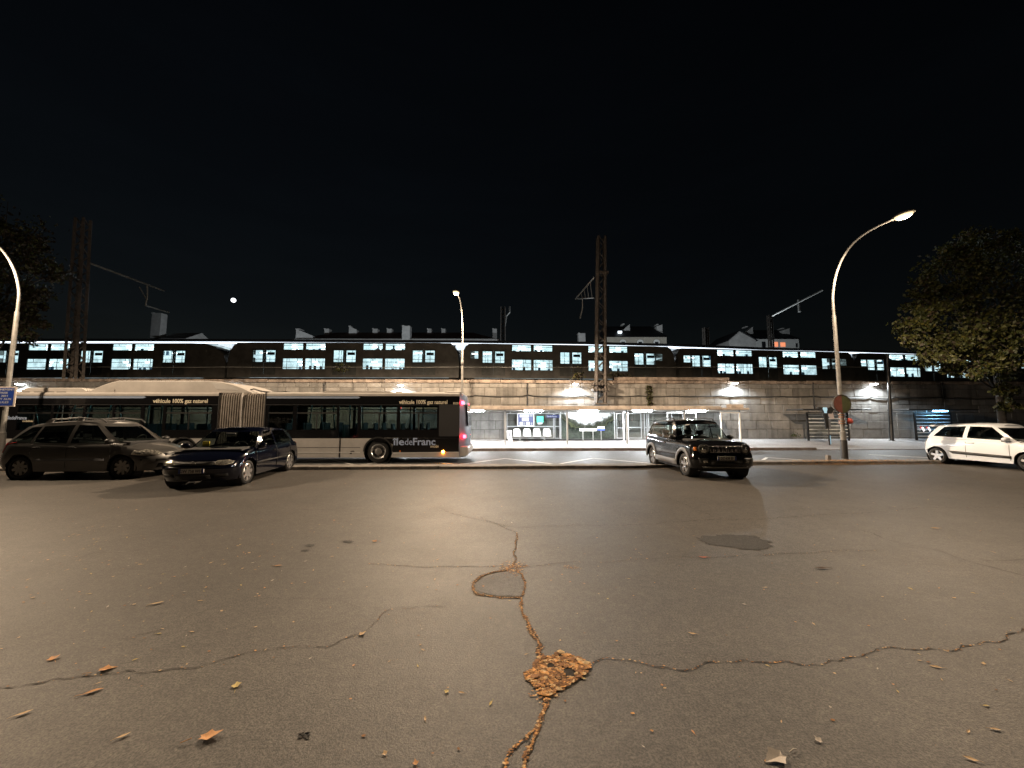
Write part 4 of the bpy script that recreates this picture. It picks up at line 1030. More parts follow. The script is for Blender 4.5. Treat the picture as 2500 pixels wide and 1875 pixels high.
def section(name, xa, xb, wins, arches, white_to):
    """one half of the bus between xa and xb with its windows cut out of the black side"""
    s = thing(name, None, None); s.parent = bus
    mb = MB()
    mb.holed(xa, xb, Zs1, Zb, 0, [(w[0], w[1], Zw0 if len(w) < 4 else w[2], Zw1 if len(w) < 4 else w[3]) for w in wins], 0.05)
    mb.holed(xa, xb, Zs1, Zb, W_, [(xa + 0.5, xb - 0.5, Zw0, Zw1)], 0.05)
    mb.build('side_panel', 'bus_black', s)
    mb = MB(); fill(mb, arch_poly(xa, xb, Zs0, Zs1, arches), 0.0); fill(mb, arch_poly(xa, xb, Zs0, Zs1, arches), W_); mb.build('skirt', 'bus_white', s)
    mb = MB(); mb.box(xa, xb, 0.25, W_ - 0.25, 0.35, 0.40); mb.box(xa + 0.02, xb - 0.02, 0.62, W_ - 0.62, 0.2, 0.9)
    lo = xa
    for a in sorted(arches) + [None]:
        hi = xb if a is None else a - 0.62
        if hi > lo: mb.box(lo, hi, 0.02, W_ - 0.02, Zs0 + 0.01, 0.36)
        if a is not None: lo = a + 0.62
    mb.build('chassis', 'interior', s)
    mb = MB(); mb.box(xa, xb, 0.05, W_ - 0.05, Zs1 - 0.12, Zs1 - 0.08); mb.build('floor', 'interior', s)
    prof = [(0.0, Zb + 0.002), (0.0, Zr), (0.05, Zr + 0.05), (0.25, Zr + 0.09), (W_ / 2, Zr + 0.12), (W_ - 0.25, Zr + 0.09), (W_ - 0.05, Zr + 0.05), (W_, Zr), (W_, Zb + 0.002)]
    mb = MB(); mb.prism(prof, xa, xb, 'x'); mb.build('roof', 'roof_white', s, True, angle=30)
    for w in wins:
        z0, z1 = (w[2], w[3]) if len(w) > 3 else (Zw0, Zw1)
        mb = MB(); mb.add([(w[0], 0.03, z0), (w[1], 0.03, z0), (w[1], 0.03, z1), (w[0], 0.03, z1)], [(0, 1, 2, 3)]); g = mb.build('window', 'bus_glass', s)
        if len(w) in (3, 5):
            zt = z0 + (z1 - z0) * 0.66; mb = MB(); mb.box(w[0], w[1], 0.0, 0.028, zt, zt + 0.06)
            if w[1] - w[0] > 1.2: mb.box((w[0] + w[1]) / 2 - 0.02, (w[0] + w[1]) / 2 + 0.02, 0.005, 0.027, z0, zt)
            mb.build('window_bar', 'black_plastic', g)
    mb = MB(); mb.add([(xa + 0.5, W_ - 0.03, Zw0), (xb - 0.5, W_ - 0.03, Zw0), (xb - 0.5, W_ - 0.03, Zw1), (xa + 0.5, W_ - 0.03, Zw1)], [(0, 1, 2, 3)]); fg = mb.build('far_window', 'bus_glass', s)
    mb = MB(); x = xa + 1.3
    while x < xb - 0.8: mb.box(x, x + 0.12, W_ - 0.1, W_ - 0.02, Zw0 - 0.1, Zw1 + 0.1); x += 1.45
    mb.build('window_pillar', 'bus_black', fg)
    mb = MB(); x = xa + 0.7; rnd = random.Random(5)
    while x < xb - 0.7:
        for y in (0.25, W_ - 0.85):
            mb.box(x, x + 0.08, y, y + 0.55, 0.9, 1.62 + rnd.uniform(0, 0.08)); mb.box(x, x + 0.45, y, y + 0.55, 0.85, 0.95)
        x += 0.82
    mb.build('seat', 'bus_seat', s, bevel=0.04)
    mb = MB(); x = xa + 0.5
    while x < xb - 0.4:
        mb.cyl((x, 0.95 + rnd.uniform(-.2, .5), 0.8), (x, 0.95 + rnd.uniform(-.2, .5), Zb), 0.03, n=8); x += rnd.uniform(0.5, 0.95)
    mb.cyl((xa + 0.3, 0.9, Zw1 - 0.15), (xb - 0.3, 0.9, Zw1 - 0.15), 0.02, n=6); mb.build('grab_pole', 'bus_pole', s, True)
    mb = MB(); mb.box(xa + 1, xb - 1, 1.2, 1.3, Zb - 0.06, Zb - 0.03); mb.build('cabin_light', 'bus_glow', s)
    return s
fr = section('front_section', X0, X1, [(bx(62), bx(140), 1), (bx(146), bx(215), 1), (bx(222), bx(285), 1), (bx(290), bx(352), 1), (bx(360), bx(405), Zs1 + 0.05, Zw1), (bx(412), bx(522), 1)], [axles[1], axles[2]], X1)
rr = section('rear_section', X2, X3, [(bx(658), bx(716), 1), (bx(726), bx(822), 1), (bx(828), bx(873), Zs1 + 0.05, Zw1), (bx(881), bx(968), 1), (bx(976), bx(1066), 1)], [0.0], X3)
# white, black and blue trim laid on the sides
def trim(name, poly, m, parent, y=-0.006):
    mb = MB(); mb.prism(poly, y, 0.0 if y > -0.01 else y + 0.004, 'y'); return mb.build(name, m, parent)
a0 = bx(910)
trim('lower_panel', [(bx(912), Zs1), (bx(908), Zs1 - 0.12), (bx(930) + 0.35, Zs1 - 0.16), (bx(960), bz(1085)), (bx(961), bz(1104)), (X3 - 0.01, bz(1104)), (X3 - 0.01, Zs1)], 'bus_black', rr)
trim('rear_side_panel', [(bx(1071), Zw0 - 0.28), (bx(1120), Zw0 - 0.28), (bx(1120), Zw1 + 0.05), (bx(1071), Zw1 + 0.05)], 'bus_grey', rr)
for (xa, xb, par) in ((bx(30), bx(362), fr), (bx(651), bx(878), rr)):
    trim('blue_stripe', [(xa, bz(973)), (xb - 0.12, bz(973)), (xb, bz(970.5)), (xb - 0.1, bz(968)), (xa, bz(968))], 'bus_blue', par, -0.008)
for (xa, xb, par) in ((X0, X1, fr), (X2, X3, rr)):
    trim('window_line', [(xa, bz(989)), (xb, bz(989)), (xb, bz(988)), (xa, bz(988))], 'bus_grey', par, -0.007)
    trim('rub_strip', [(xa + 0.02, 0.44), (bx(882) if par is rr else axles[1] - 0.66, 0.44), (bx(882) if par is rr else axles[1] - 0.66, 0.47), (xa + 0.02, 0.47)], 'white_paint', par, -0.012)
    trim('panel_seam', [(xa + 0.02, bz(1093)), (bx(882) if par is rr else axles[1] - 0.66, bz(1093)), (bx(882) if par is rr else axles[1] - 0.66, bz(1092)), (xa + 0.02, bz(1092))], 'bus_grey', par, -0.004)
for px in (650, 831, 833):
    trim('panel_gap', [(bx(px), Zs0), (bx(px) + 0.02, Zs0), (bx(px) + 0.02, Zs1), (bx(px), Zs1)], 'bus_black', rr, -0.005)
trim('rub_strip', [(bx(962), 0.40), (X3 - 0.02, 0.44), (X3 - 0.02, 0.47), (bx(962), 0.44)], 'white_paint', rr, -0.012)
trim('rust_stain', [(bx(857), bz(1108)), (bx(859), bz(1101)), (bx(866), bz(1100)), (bx(869), bz(1103)), (bx(864), bz(1104)), (bx(861), bz(1109))], 'rust', rr, -0.004)
text('lettering', 'véhicule 100% gaz naturel', 0.235, 'bus_text', rr, (bx(973), -0.012, bz(986)), bold=0.022, sx=(bx(1100) - bx(973)) / 2.62)
text('lettering', 'véhicule 100% gaz naturel', 0.235, 'bus_text', fr, (bx(380), -0.012, bz(984)), bold=0.022, sx=(bx(520) - bx(380)) / 2.62)
text('lettering', '8220', 0.12, 'bus_text', rr, (bx(1105), -0.012, bz(987)), bold=0.01)
text('lettering', 'île', 0.42, 'bus_logo', rr, (bx(961), -0.012, bz(1086.5)), bold=0.022, sx=1.22)
text('lettering', 'de', 0.40, 'bus_logo', rr, (bx(988.5), -0.012, bz(1086.5)), bold=0.0, sx=0.86)
text('lettering', 'Franc', 0.42, 'bus_logo', rr, (bx(1007.5), -0.012, bz(1086.5)), bold=0.022, sx=1.04)
text('lettering', 'mobi', 0.17, 'bus_text', rr, (bx(1051), -0.012, bz(1093)), bold=0.01)
text('lettering', 'îledeFrance', 0.20, 'bus_logo', fr, (bx(40), -0.004, bz(1024)), bold=0.02, sx=0.85)  # decal on the glass in place of lit lettering seen in it
text('lettering', 'mobilités', 0.12, 'bus_text', fr, (bx(76), -0.004, bz(1030)), bold=0.01)
# wheels
def bus_wheel(x, y, par, side=-1):
    s = side
    mb = MB(); mb.lathe([(0.29, 0.02 * s), (0.30, 0.0), (0.40, -0.005 * s), (0.465, 0.02 * s), (0.485, 0.06 * s), (0.485, 0.26 * s), (0.44, 0.30 * s), (0.3, 0.3 * s)], 40, 'y')
    w = mb.build('wheel', 'rubber', bus, True, angle=40); w.location = (x, y, 0.485)
    mb = MB(); mb.lathe([(0.30, 0.01 * s), (0.315, -0.008 * s), (0.30, -0.012 * s), (0.275, 0.02 * s)], 40, 'y'); mb.build('rim_ring', 'alloy', w, True)
    mb = MB(); mb.lathe([(0.28, 0.03 * s), (0.25, 0.06 * s), (0.16, 0.07 * s), (0.14, 0.02 * s), (0.09, 0.0), (0.0, 0.0)], 32, 'y')
    for k in range(10):
        q = 2 * math.pi * k / 10; mb.lathe([(0.022, 0.03 * s), (0.022, 0.07 * s), (0, 0.03 * s)], 8, 'y', Matrix.Translation((0.2 * math.cos(q), 0, 0.2 * math.sin(q))))
    mb.build('rim', 'alloy_dark', w, True, angle=40)
    return w
for x in axles:
    bus_wheel(x, 0.03, bus, 1)
    bus_wheel(x, W_ - 0.03, bus, -1)
for x, par in ((axles[0], rr), (axles[1], fr), (axles[2], fr)):
    mb = MB(); vs = []
    n = 16
    for k in range(n + 1):
        w = math.pi * k / n
        for r in (0.555, 0.62): vs.append((x + r * math.cos(w), -0.012, 0.49 + r * math.sin(w)))
    mb.add(vs, [(2 * k, 2 * k + 1, 2 * k + 3, 2 * k + 2) for k in range(n)])
    mb.build('arch_lip', 'black_plastic', par)
    mb = MB(); mb.lathe([(0.6, 0.0), (0.6, 0.6), (0.0, 0.6)], 24, 'y', Matrix.Translation((x, 0, 0.49))); mb.build('wheel_well', 'interior', par)
# bellows
bl = thing('bellows', None, None); bl.parent = bus
mb = MB(); n = 20; vs = []
zt, zb_ = Zr + 0.05, 0.45
for i in range(4 * n + 1):
    x = X1 + (X2 - X1) * (i // 4 + (0, 0.5, 0.62, 0.9)[i % 4]) / n; o = (0.0, 0.0, 0.13, 0.13)[i % 4]
    if abs(i - 2 * n) < 4: o = 0.0
    ring = [(o, zb_), (o, 1.2), (o, 2.0), (o + 0.02, zt - 0.14), (o + 0.08, zt - 0.03), (o + 0.2, zt - 0.0), (W_ - o - 0.2, zt), (W_ - o, zt - 0.14), (W_ - o, zb_)]
    vs += [(x, a, b) for a, b in ring]
m_ = 9
mb.add(vs, [(i * m_ + k, i * m_ + k + 1, (i + 1) * m_ + k + 1, (i + 1) * m_ + k) for i in range(4 * n) for k in range(m_ - 1)]); mb.build('pleats', 'bellows', bl)
xm = (X1 + X2) / 2
mb = MB(); mb.box(xm - 0.02, xm + 0.02, -0.035, 0.0, zb_, zt); mb.build('centre_ring', 'bus_white', bl)
for xe in (X1 - 0.01, X2 - 0.03): mb = MB(); mb.box(xe, xe + 0.04, -0.01, 0.06, 0.4, zt); mb.build('end_frame', 'black_plastic', bl)
mb = MB(); pz = Zr + 0.42; pts = [(bx(586), 0.5, bz(952)), (bx(600), 0.5, bz(948)), (bx(620), 0.5, bz(954)), (bx(650), 0.5, bz(957)), (bx(683), 0.5, bz(955))]
mb.tube(pts, 0.03, 6)
for px, a in ((586, 953), (636, 957), (685, 955)): mb.box(bx(px) - 0.06, bx(px) + 0.06, 0.44, 0.56, bz(964), bz(a))
mb.build('roof_hose', 'black_plastic', bl)
# roof pods
def pod(name, pts, par, y0=0.12, y1=W_ - 0.12, m='roof_white', bev=0.08):
    mb = MB(); poly = [(bx(px), bz(py) if py else Zr + 0.03) for px, py in pts]
    mb.prism(poly, y0, y1, 'y'); return mb.build(name, m, par, True, bev, 25)
gp = pod('gas_tank_pod', [(206, 0), (222, 953), (245, 942), (268, 934), (287, 929.5), (500, 929.5), (530, 932), (560, 938), (585, 947), (607, 957), (612, 0)], fr)
mb = MB(); mb.prism([(bx(512), bz(935)), (bx(535), bz(936)), (bx(575), bz(950)), (bx(578), bz(953)), (bx(524), bz(951))], 0.108, 0.118, 'y'); mb.build('access_hatch', 'bus_white', gp, bevel=0.004)
mb = MB(); mb.prism([(bx(256), bz(953)), (bx(272), bz(951)), (bx(279), bz(951)), (bx(280), bz(965)), (bx(250), bz(965))], 0.10, 0.116, 'y'); mb.build('side_blister', 'roof_white', gp, bevel=0.004)
ap_ = pod('air_conditioner', [(53, 0), (57, 952), (68, 947.5), (198, 947.5), (206, 950), (214, 958), (214, 0)], fr)
for a, b in ((60, 77), (87, 107), (113, 135), (141, 163)):
    mb = MB(); mb.box(bx(a), bx(b), 0.112, 0.122, bz(959.5), bz(957)); mb.build('grille_slot', 'black_plastic', ap_)
mb = MB(); mb.box(bx(58), bx(205), 0.108, 0.118, bz(963), bz(961.5)); mb.build('seam', 'black_plastic', ap_)
rp_ = pod('air_conditioner', [(779, 0), (782, 957), (792, 953), (945, 955), (957, 959), (963, 0)], rr)
mb = MB(); mb.box(bx(801), bx(911), 0.108, 0.12, bz(962), bz(961)); mb.build('seam', 'black_plastic', rp_)
pod('rear_hump', [(1072, 0), (1080, 958), (1090, 955.5), (1122, 955.5), (1127, 959), (1127, 966)], rr)
pod('roof_box', [(951, 0), (951, 952), (977, 954), (977, 0)], rr, 0.8, 1.4, 'interior', 0.01)
pod('roof_vent', [(1001, 0), (1018, 956.5), (1036, 956.5), (1065, 963), (1065, 0)], rr, 0.5, 1.5, 'bus_black', 0.02)
# rounded back with its lamps
Xe = bx(1139)
mb = MB(); vs = []; n = 8
zs = [0.26, 0.5, 0.9, 1.3, 1.8, 2.4, Zr - 0.05, Zr + 0.08]; bulge = [0.30, 0.34, 0.34, 0.33, 0.3, 0.24, 0.16, 0.0]
for z, q in zip(zs, bulge):
    for k in range(2 * n + 1):
        t = k / n - 1; y = W_ / 2 + t * W_ / 2; vs.append((X3 + q * (1 - abs(t) ** 5), y, z))
w_ = 2 * n + 1
mb.add(vs, [(i * w_ + k, i * w_ + k + 1, (i + 1) * w_ + k + 1, (i + 1) * w_ + k) for i in range(len(zs) - 1) for k in range(2 * n)])
M['bus_rear'] = mat('bus_rear', (0.13, 0.15, 0.22), 0.4); bk = mb.build('rear_panel', 'bus_rear', rr, True)
mb = MB(); mb.prism([(X3 - 0.02, 0.24), (X3 + 0.3, 0.26), (X3 + 0.4, 0.42), (X3 + 0.38, 0.66), (X3 + 0.3, 0.7), (X3 - 0.02, 0.7)], 0.02, W_ - 0.02, 'y'); mb.build('rear_bumper', 'bus_white', rr, True, 0.05, 30)
mb = MB(); mb.add([(X3 + 0.35, 0.35, 1.55), (X3 + 0.35, W_ - 0.35, 1.55), (X3 + 0.28, W_ - 0.35, 2.5), (X3 + 0.28, 0.35, 2.5)], [(0, 1, 2, 3)]); mb.build('rear_window', 'bus_black', rr)
for z in (bz(983), bz(1066)):
    for y in (0.09, W_ - 0.09):
        mb = MB(); mb.lathe([(0.0, 0.06), (0.05, 0.05), (0.075, 0.0), (0.07, -0.06)], 14, 'x', Matrix.Translation((X3 + (0.13 if z > 2 else 0.22), y, z))); mb.build('tail_lamp', 'tail_red', rr, True)
mb = MB(); mb.lathe([(0.0, -0.035), (0.04, -0.03), (0.06, 0.0)], 14, 'y', Matrix.Translation((bx(1082), 0, bz(1103)))); mb.build('indicator', 'blinker', rr, True)
mb = MB(); mb.lathe([(0.0, -0.02), (0.03, -0.015), (0.04, 0.0)], 12, 'y', Matrix.Translation((bx(978), -0.002, bz(1102)))); mb.build('side_marker', 'amber', rr, True)
mb = MB(); mb.box(bx(949), bx(955), 1.5, 1.55, Zw1 - 0.1, Zw1 - 0.02); mb.build('stop_display', 'small_red', rr)
# front end and mirror
mb = MB(); mb.prism([(X0 - 0.35, 0.3), (X0, 0.26), (X0, Zr + 0.05), (X0 - 0.2, Zr)], 0.0, W_, 'y'); mb.build('front_panel', 'bus_black', fr, bevel=0.06)
# ------------------------------------------------------------------ parked cars
def lerp(a, b, t): return a + (b - a) * t
def interp(tab, x):
    """smooth interpolation through (x, value) pairs"""
    if x <= tab[0][0]: return tab[0][1]
    if x >= tab[-1][0]: return tab[-1][1]
    for i in range(len(tab) - 1):
        (x0, y0), (x1, y1) = tab[i], tab[i + 1]
        if x0 <= x <= x1:
            m0 = (y1 - tab[i - 1][1]) / (x1 - tab[i - 1][0]) if i > 0 else (y1 - y0) / (x1 - x0)
            m1 = (tab[i + 2][1] - y0) / (tab[i + 2][0] - x0) if i + 2 < len(tab) else (y1 - y0) / (x1 - x0)
            h = x1 - x0; t = (x - x0) / h; t2, t3 = t * t, t * t * t
            return (2 * t3 - 3 * t2 + 1) * y0 + (t3 - 2 * t2 + t) * h * m0 + (-2 * t3 + 3 * t2) * y1 + (t3 - t2) * h * m1
def lin(tab, x):
    if x <= tab[0][0]: return tab[0][1]
    for (x0, y0), (x1, y1) in zip(tab, tab[1:]):
        if x <= x1: return lerp(y0, y1, (x - x0) / (x1 - x0))
    return tab[-1][1]

class Car:
    """x forward, y to the car's own left, z up; origin on the ground midway between the axles"""
    def __init__(s, root, d):
        s.t, s.d = root, d
        s.hw, s.wb, s.wr = d['hw'], d['wb'], d['wr']
        s.xf, s.xr = d['xf'], d['xr']
    def side_w(s, z, x):
        zs = s.shoulder(x); w = s.hw * (1 - 0.05 * ((z - 0.55) / 0.45) ** 2)
        if zs - z < 0.10: w -= 0.035 * (1 - (zs - z) / 0.10) ** 2
        return w
    def shoulder(s, x): return interp(s.d['shoulder'], x)
    def front_x(s, y, z):
        a, n = s.d.get('fa', 0.62), s.d.get('fn', 2.7); w = s.side_w(z, s.xf - 0.3)
        return s.xf - lin(s.d['fprof'], z) - a + a * max(0.0, 1 - min(1, abs(y) / w) ** n) ** (1 / n)
    def rear_x(s, y, z):
        a, n = s.d.get('ra', 0.5), s.d.get('rn', 3.0); w = s.side_w(z, s.xr + 0.3)
        return s.xr + lin(s.d['rprof'], z) + a - a * max(0.0, 1 - min(1, abs(y) / w) ** n) ** (1 / n)
    def zbot(s, x):
        zb = lin(s.d['sill'], x)
        for xw in (s.wb / 2, -s.wb / 2):
            ra = s.wr + s.d.get('gap', 0.055)
            if abs(x - xw) < ra: zb = max(zb, s.wr + math.sqrt(ra * ra - (x - xw) ** 2))
        return zb
    def body(s, m, crown=0.05):
        fa, fn, ra, rn = s.d.get('fa', 0.62), s.d.get('fn', 2.7), s.d.get('ra', 0.5), s.d.get('rn', 3.0)
        cols = []                                     # (kind, parameter) from the rear centre to the front centre
        N = 16
        for i in range(N): cols.append(('r', math.pi / 2 * i / N))
        xa, xb = s.xr + ra + 0.08, s.xf - fa - 0.08
        k = int((xb - xa) / 0.03)
        for i in range(k + 1): cols.append(('s', xa + (xb - xa) * i / k))
        for i in range(N): cols.append(('f', math.pi / 2 * (1 - (i + 1) / N)))
        rows = [0, 0.06, 0.14, 0.24, 0.34, 0.44, 0.54, 0.64, 0.73, 0.81, 0.88, 0.93, 0.97, 1.0]
        def pt(c, t):
            kind, q = c
            if kind == 's': x0 = q
            elif kind == 'f': x0 = s.xf - fa + fa * math.cos(q) ** (2 / fn) if q < math.pi / 2 else s.xf - fa
            else: x0 = s.xr + ra - ra * math.cos(q) ** (2 / rn) if q < math.pi / 2 else s.xr + ra
            zb, zs = s.zbot(x0), s.shoulder(x0)
            z = lerp(zb, zs, t); w = s.side_w(z, x0)
            if kind == 's': return Vector((q, w, z))
            if kind == 'f':
                y = w * math.sin(q) ** (2 / fn); return Vector((s.xf - lin(s.d['fprof'], z) - fa + fa * max(0, math.cos(q)) ** (2 / fn) if q > 0 else s.xf - lin(s.d['fprof'], z), y, z))
            y = w * math.sin(q) ** (2 / rn) if q > 0 else 0.0
            return Vector((s.xr + lin(s.d['rprof'], z) + ra - ra * max(0, math.cos(q)) ** (2 / rn), y, z))
        vs, fs = [], []; nr = len(rows); nc = len(cols)
        for sg in (1, -1):
            for c in cols:
                for t in rows:
                    p = pt(c, t); vs.append((p.x, p.y * sg, p.z))
        for h in (0, 1):
            o = h * nc * nr
            for i in range(nc - 1):
                for j in range(nr - 1): a = o + i * nr + j; fs.append((a, a + nr, a + nr + 1, a + 1))
        L = [i * nr + nr - 1 for i in range(nc)]; Rr = [nc * nr + i for i in L]
        m_ = 8; base = len(vs); grid = []
        for i in range(nc):                            # bonnet, boot and the deck under the glass
            a, b = Vector(vs[L[i]]), Vector(vs[Rr[i]]); row = [L[i]]
            for q in range(1, m_):
                f = q / m_; p = a.lerp(b, f); e = min(1.0, min(s.xf - p.x, p.x - s.xr) / 0.35)
                p.z += crown * (1 - (2 * f - 1) ** 2) * max(0, e) ** 0.6; vs.append(tuple(p)); row.append(len(vs) - 1)
            grid.append(row + [Rr[i]])
        for i in range(nc - 1):
            for q in range(m_): fs.append((grid[i][q], grid[i][q + 1], grid[i + 1][q + 1], grid[i + 1][q]))
        mb = MB(); mb.add(vs, fs); b = mb.build('body', m, s.t, True, angle=42)
        bm = bmesh.new(); bm.from_mesh(b.data); bmesh.ops.remove_doubles(bm, verts=bm.verts, dist=0.0006)
        bmesh.ops.recalc_face_normals(bm, faces=bm.faces); bm.to_mesh(b.data); bm.free(); b.data.shade_smooth(); b.data.set_sharp_from_angle(angle=R(42))
        # dark floor, wheel wells
        mb = MB(); w = s.hw - 0.26
        mb.box(s.xr + 0.25, s.xf - 0.3, -w, w, 0.2, 0.62)
        mb.box(-s.wb / 2 + s.wr + 0.06, s.wb / 2 - s.wr - 0.06, -s.hw + 0.09, s.hw - 0.09, 0.2, 0.4)
        mb.build('floor_pan', 'interior', s.t)
        return b
    def cabin(s, m, cols, roof, r1=0.10, r2=0.88, bulge=0.02, crown=0.05, gl=None):
        """cols: (x base, y base, x top, y top, tag of the glass up to the next column or None), rear centre to front centre"""
        rows = [0.0, r1, lerp(r1, r2, .33), lerp(r1, r2, .66), r2, 1.0]
        def pt(c, t, sg):
            xb, yb, xt, yt = c[:4]
            zb = s.shoulder(xb) - 0.03 + (0.05 * (1 - (yb / s.hw) ** 2)) * (0.55 if yb < s.hw * 0.75 else 0)
            zt = interp(roof, xt) - 0.035 - (0.0 if yt < 0.45 else 0.012)
            return Vector((lerp(xb, xt, t), (lerp(yb, yt, t) + bulge * 4 * t * (1 - t) * (1 if yb > 0.4 else 0)) * sg, lerp(zb, zt, t)))
        nc, nr = len(cols), len(rows)
        body, glass = MB(), {}
        for sg in (1, -1):
            for i in range(nc - 1):
                for j in range(nr - 1):
                    q = [pt(cols[i], rows[j], sg), pt(cols[i + 1], rows[j], sg), pt(cols[i + 1], rows[j + 1], sg), pt(cols[i], rows[j + 1], sg)]
                    if cols[i][4] and 1 <= j <= nr - 3 + 0 and j < nr - 2:
                        key = cols[i][4] if cols[i][4] in ('windscreen', 'rear_window') else (cols[i][4], i, sg)
                        glass.setdefault(key, MB()).add(q, [(0, 1, 2, 3)])
                    else: body.add(q, [(0, 1, 2, 3)])
        ring = [pt(c, 1, 1) for c in cols]; m_ = 10; vs = []; fs = []
        for p in ring:
            row = []
            for q in range(m_ + 1):
                f = q / m_; y = p.y * (1 - 2 * f); e = 1 - abs(2 * f - 1) ** 4
                z = p.z + (0.035 + crown * (1 - (2 * f - 1) ** 2) * 0.5) * e * (1 if p.y > 0.02 else 0.9)
                vs.append((p.x, y, z))
        for i in range(nc - 1):
            for q in range(m_): a = i * (m_ + 1) + q; fs.append((a, a + 1, a + m_ + 2, a + m_ + 1))
        body.add(vs, fs)
        o = body.build('cabin_frame', m, s.t, True)
        bm = bmesh.new(); bm.from_mesh(o.data); bmesh.ops.remove_doubles(bm, verts=bm.verts, dist=0.0006); bmesh.ops.recalc_face_normals(bm, faces=bm.faces)
        bm.to_mesh(o.data); bm.free(); o.data.shade_smooth(); o.data.set_sharp_from_angle(angle=R(38))
        for key, g in glass.items():
            nm = key if isinstance(key, str) else 'side_window'
            gm = 'windscreen' if nm == 'windscreen' else (gl or 'car_glass')
            w = g.build(nm, gm, s.t, True)
            bm = bmesh.new(); bm.from_mesh(w.data); bmesh.ops.remove_doubles(bm, verts=bm.verts, dist=0.0006)
            for v in bm.verts: v.co.y *= 0.992
            bm.to_mesh(w.data); bm.free(); w.data.shade_smooth()
    def seats(s, x0, x1, z=1.0):
        for x in (x0, x1):
            for y in ((0.36, -0.36) if x == x0 else (0.4, 0.0, -0.4)):
                mb = MB(); mb.prism([(x - 0.28, z - 0.5), (x - 0.12, z - 0.52), (x - 0.20, z), (x - 0.30, z + 0.02)], y - 0.22, y + 0.22, 'y')
                mb.box(x - 0.3, x - 0.2, y - 0.12, y + 0.12, z + 0.05, z + 0.2); mb.box(x - 0.27, x - 0.24, y - 0.05, y + 0.05, z - 0.05, z + 0.1)
                mb.build('seat', 'seat_cloth', s.t, bevel=0.03)
        mb = MB(); mb.prism([(x0 + 0.75, z - 0.25), (x0 + 1.2, z - 0.25), (x0 + 1.25, z - 0.06), (x0 + 0.8, z - 0.02)], -s.hw + 0.2, s.hw - 0.2, 'y'); mb.build('dashboard', 'interior', s.t, bevel=0.03)
        mb = MB(); T = Matrix.Translation((x0 + 0.62, 0.36, z - 0.06)) @ Matrix.Rotation(R(-65), 4, 'Y')
        mb.lathe([(0.17, -0.012), (0.19, 0), (0.17, 0.012), (0.155, 0)], 20, 'z', T, close=True); mb.build('steering_wheel', 'black_plastic', s.t, True)
    def patch(s, name, poly, m, where='front', off=0.006, par=None, side=1):
        """a panel cut to poly and laid on the body surface: front/rear poly in (y, z), side poly in (x, z)"""
        bm = bmesh.new(); vs = []
        n = len(poly)
        for i in range(n):
            a, b = poly[i], poly[(i + 1) % n]
            for k in range(3): vs.append(bm.verts.new((lerp(a[0], b[0], k / 3), lerp(a[1], b[1], k / 3), 0)))
        bm.faces.new(vs).normal_update(); bmesh.ops.triangulate(bm, faces=bm.faces)
        for _ in range(1): bmesh.ops.subdivide_edges(bm, edges=bm.edges, cuts=1, use_grid_fill=True)
        bmesh.ops.triangulate(bm, faces=bm.faces)
        for v in bm.verts:
            a, b = v.co.x, v.co.y
            if where == 'front': v.co = (s.front_x(a, b) + off, a, b)
            elif where == 'rear': v.co = (s.rear_x(a, b) - off, a, b)
            else: v.co = (a, (s.side_y(a, b) + off) * side, b)
        bmesh.ops.recalc_face_normals(bm, faces=bm.faces)
        me = bpy.data.meshes.new(name); bm.to_mesh(me); bm.free(); me.materials.append(M[m]); me.shade_smooth()
        o = bpy.data.objects.new(name, me); C.objects.link(o); o.parent = par or s.t
        sm = o.modifiers.new('thick', 'SOLIDIFY'); sm.thickness = 0.012; sm.offset = -0.6
        return o
    def side_y(s, x, z):
        w = s.side_w(z, x); fa, fn, ra, rn = s.d.get('fa', 0.62), s.d.get('fn', 2.7), s.d.get('ra', 0.5), s.d.get('rn', 3.0)
        xf = s.xf - lin(s.d['fprof'], z); xr = s.xr + lin(s.d['rprof'], z)
        if x > xf - fa: return w * max(0, 1 - min(1, (x - xf + fa) / fa) ** fn) ** (1 / fn)
        if x < xr + ra: return w * max(0, 1 - min(1, (xr + ra - x) / ra) ** rn) ** (1 / rn)
        return w
    def ring_trim(s, name, xw, r0, r1, m, off, side):
        n = 18; vs = []
        for k in range(n + 1):
            w = math.pi * (0.0 + k / n)
            for r in (r0, r1):
                x, z = xw + r * math.cos(w), s.wr + r * math.sin(w); vs.append((x, (s.side_y(x, max(z, 0.3)) + off) * side, z))
        mb = MB(); mb.add(vs, [(2 * k, 2 * k + 1, 2 * k + 3, 2 * k + 2) for k in range(n)])
        o = mb.build(name, m, s.t, True); q = o.modifiers.new('thick', 'SOLIDIFY'); q.thickness = 0.03; q.offset = -0.5 
        return o
